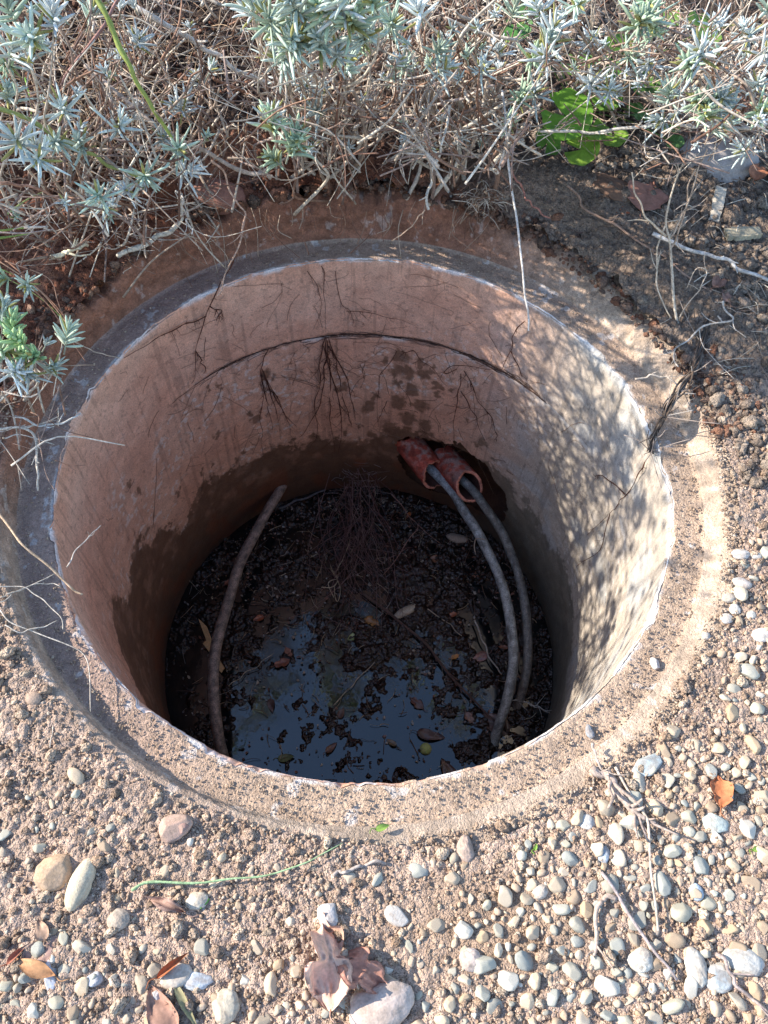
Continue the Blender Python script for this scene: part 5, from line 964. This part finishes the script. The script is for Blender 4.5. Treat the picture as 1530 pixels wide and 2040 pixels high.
line_thing('twig', L_([(664, 1744), (700, 1730), (764, 1712)]), .0022, .0019, (.38, .32, .28), 'short straight grey twig in the middle foreground', 'twig')
line_thing('twig', L_([(1198, 1738), (1240, 1800), (1290, 1880), (1348, 1950)], .012), .0022, .0017, (.34, .28, .26), 'long straight dark grey twig slanting over the gravel', 'twig', amp=.001)
line_thing('twig', L_([(1425, 1900), (1470, 1960), (1530, 2020)], .012), .0024, .0018, (.33, .26, .23), 'dark twig at the bottom right corner', 'twig', twigs=2)
line_thing('twig', L_([(1225, 1528), (1270, 1600), (1290, 1640), (1298, 1740), (1312, 1860)], .014), .0017, .0014, (.52, .42, .33), 'long pale stalk running down over the gravel', 'twig', amp=.0015)
line_thing('root', L_([(1228, 1790), (1200, 1793), (1186, 1812), (1188, 1860), (1182, 1908)], .010), .0034, .0022, (.40, .31, .25), 'hooked brown root lying on the mud beside the gravel', 'root', twigs=2)
line_thing('root', L_([(1178, 1530), (1215, 1555), (1245, 1600), (1285, 1630)], .010), .0060, .0035, (.36, .28, .23), 'gnarled dry root below the near right rim', 'root', twigs=16, branch=1.3)
line_thing('root', L_([(1180, 1480), (1188, 1520), (1215, 1550)], .010), .0020, .0014, (.38, .31, .26), 'thin dry root above the gnarled one', 'root', twigs=5)
line_thing('straw', [at_z(-5, 1020, .07), at_z(45, 1085, .06), at_z(100, 1130, .045), at_z(135, 1165, .03), at_z(162, 1186, .02)], .0018, .0015, (.56, .38, .24), 'golden straw slanting across the left rim and inner edge', 'straw', amp=.001)
line_thing('straw', [at_z(133, 1130, .02), at_z(150, 1092, .03), at_z(178, 1068, .04), at_z(198, 1045, .05)], .0010, .0006, (.60, .50, .40), 'thin forked pale straw standing up from the left inner edge', 'straw', twigs=2)
for i, (pts, lb) in enumerate([([(-5, 1200), (40, 1175), (110, 1145)], 'pale straw fanning right from the left edge, uppermost'), ([(-5, 1168), (50, 1170), (85, 1195), (120, 1230), (128, 1255)], 'thin pale straw curling down on the left rim'), ([(0, 1215), (20, 1240), (75, 1262), (160, 1300), (178, 1350), (178, 1420)], 'long bent pale straw trailing down the left rim'), ([(0, 1190), (25, 1180), (80, 1160), (122, 1168)], 'second pale straw of the fan on the left rim'), ([(10, 1245), (40, 1258), (80, 1250), (118, 1235)], 'short pale straw crossing the long bent one'), ([(102, 1405), (105, 1440), (98, 1488)], 'short pale straw on the soil left of the near rim')]):
    line_thing('straw', [G(x, y, .012) if math.hypot(*at_z(x, y, .03)[:2]) > .6 else at_z(x, y, .055-.0002*max(0, x)) for x, y in pts], .0009, .0006, (.55, .47, .38), lb, 'straw', amp=.0012)
line_thing('twig', [at_t(0, 855, tg(0, 855)*.97), at_t(60, 860, tg(60, 860)*.97), at_t(75, 930, tg(75, 930)*.97), at_t(82, 978, tg(82, 978)*.975)], .0022, .0014, (.50, .43, .35), 'pale knotted twig hanging from the leafy clump over the left rim', 'twig', twigs=7, branch=1.2)
line_thing('twig', [at_t(30, 830, tg(30, 830)*.95), at_t(90, 848, tg(90, 848)*.97), at_t(130, 840, tg(130, 840)*.98), at_t(165, 825, tg(165, 825)*.985)], .0018, .0011, (.52, .50, .46), 'curved grey twig reaching right from the leafy clump', 'twig', twigs=3)
line_thing('twig', [at_t(145, 680, tg(145, 680)*.96), at_t(190, 700, tg(190, 700)*.98), at_t(245, 716, tg(245, 716)*.995)], .0009, .0007, (.50, .38, .28), 'short thin twig over the upper left rim', 'twig', amp=.0008)
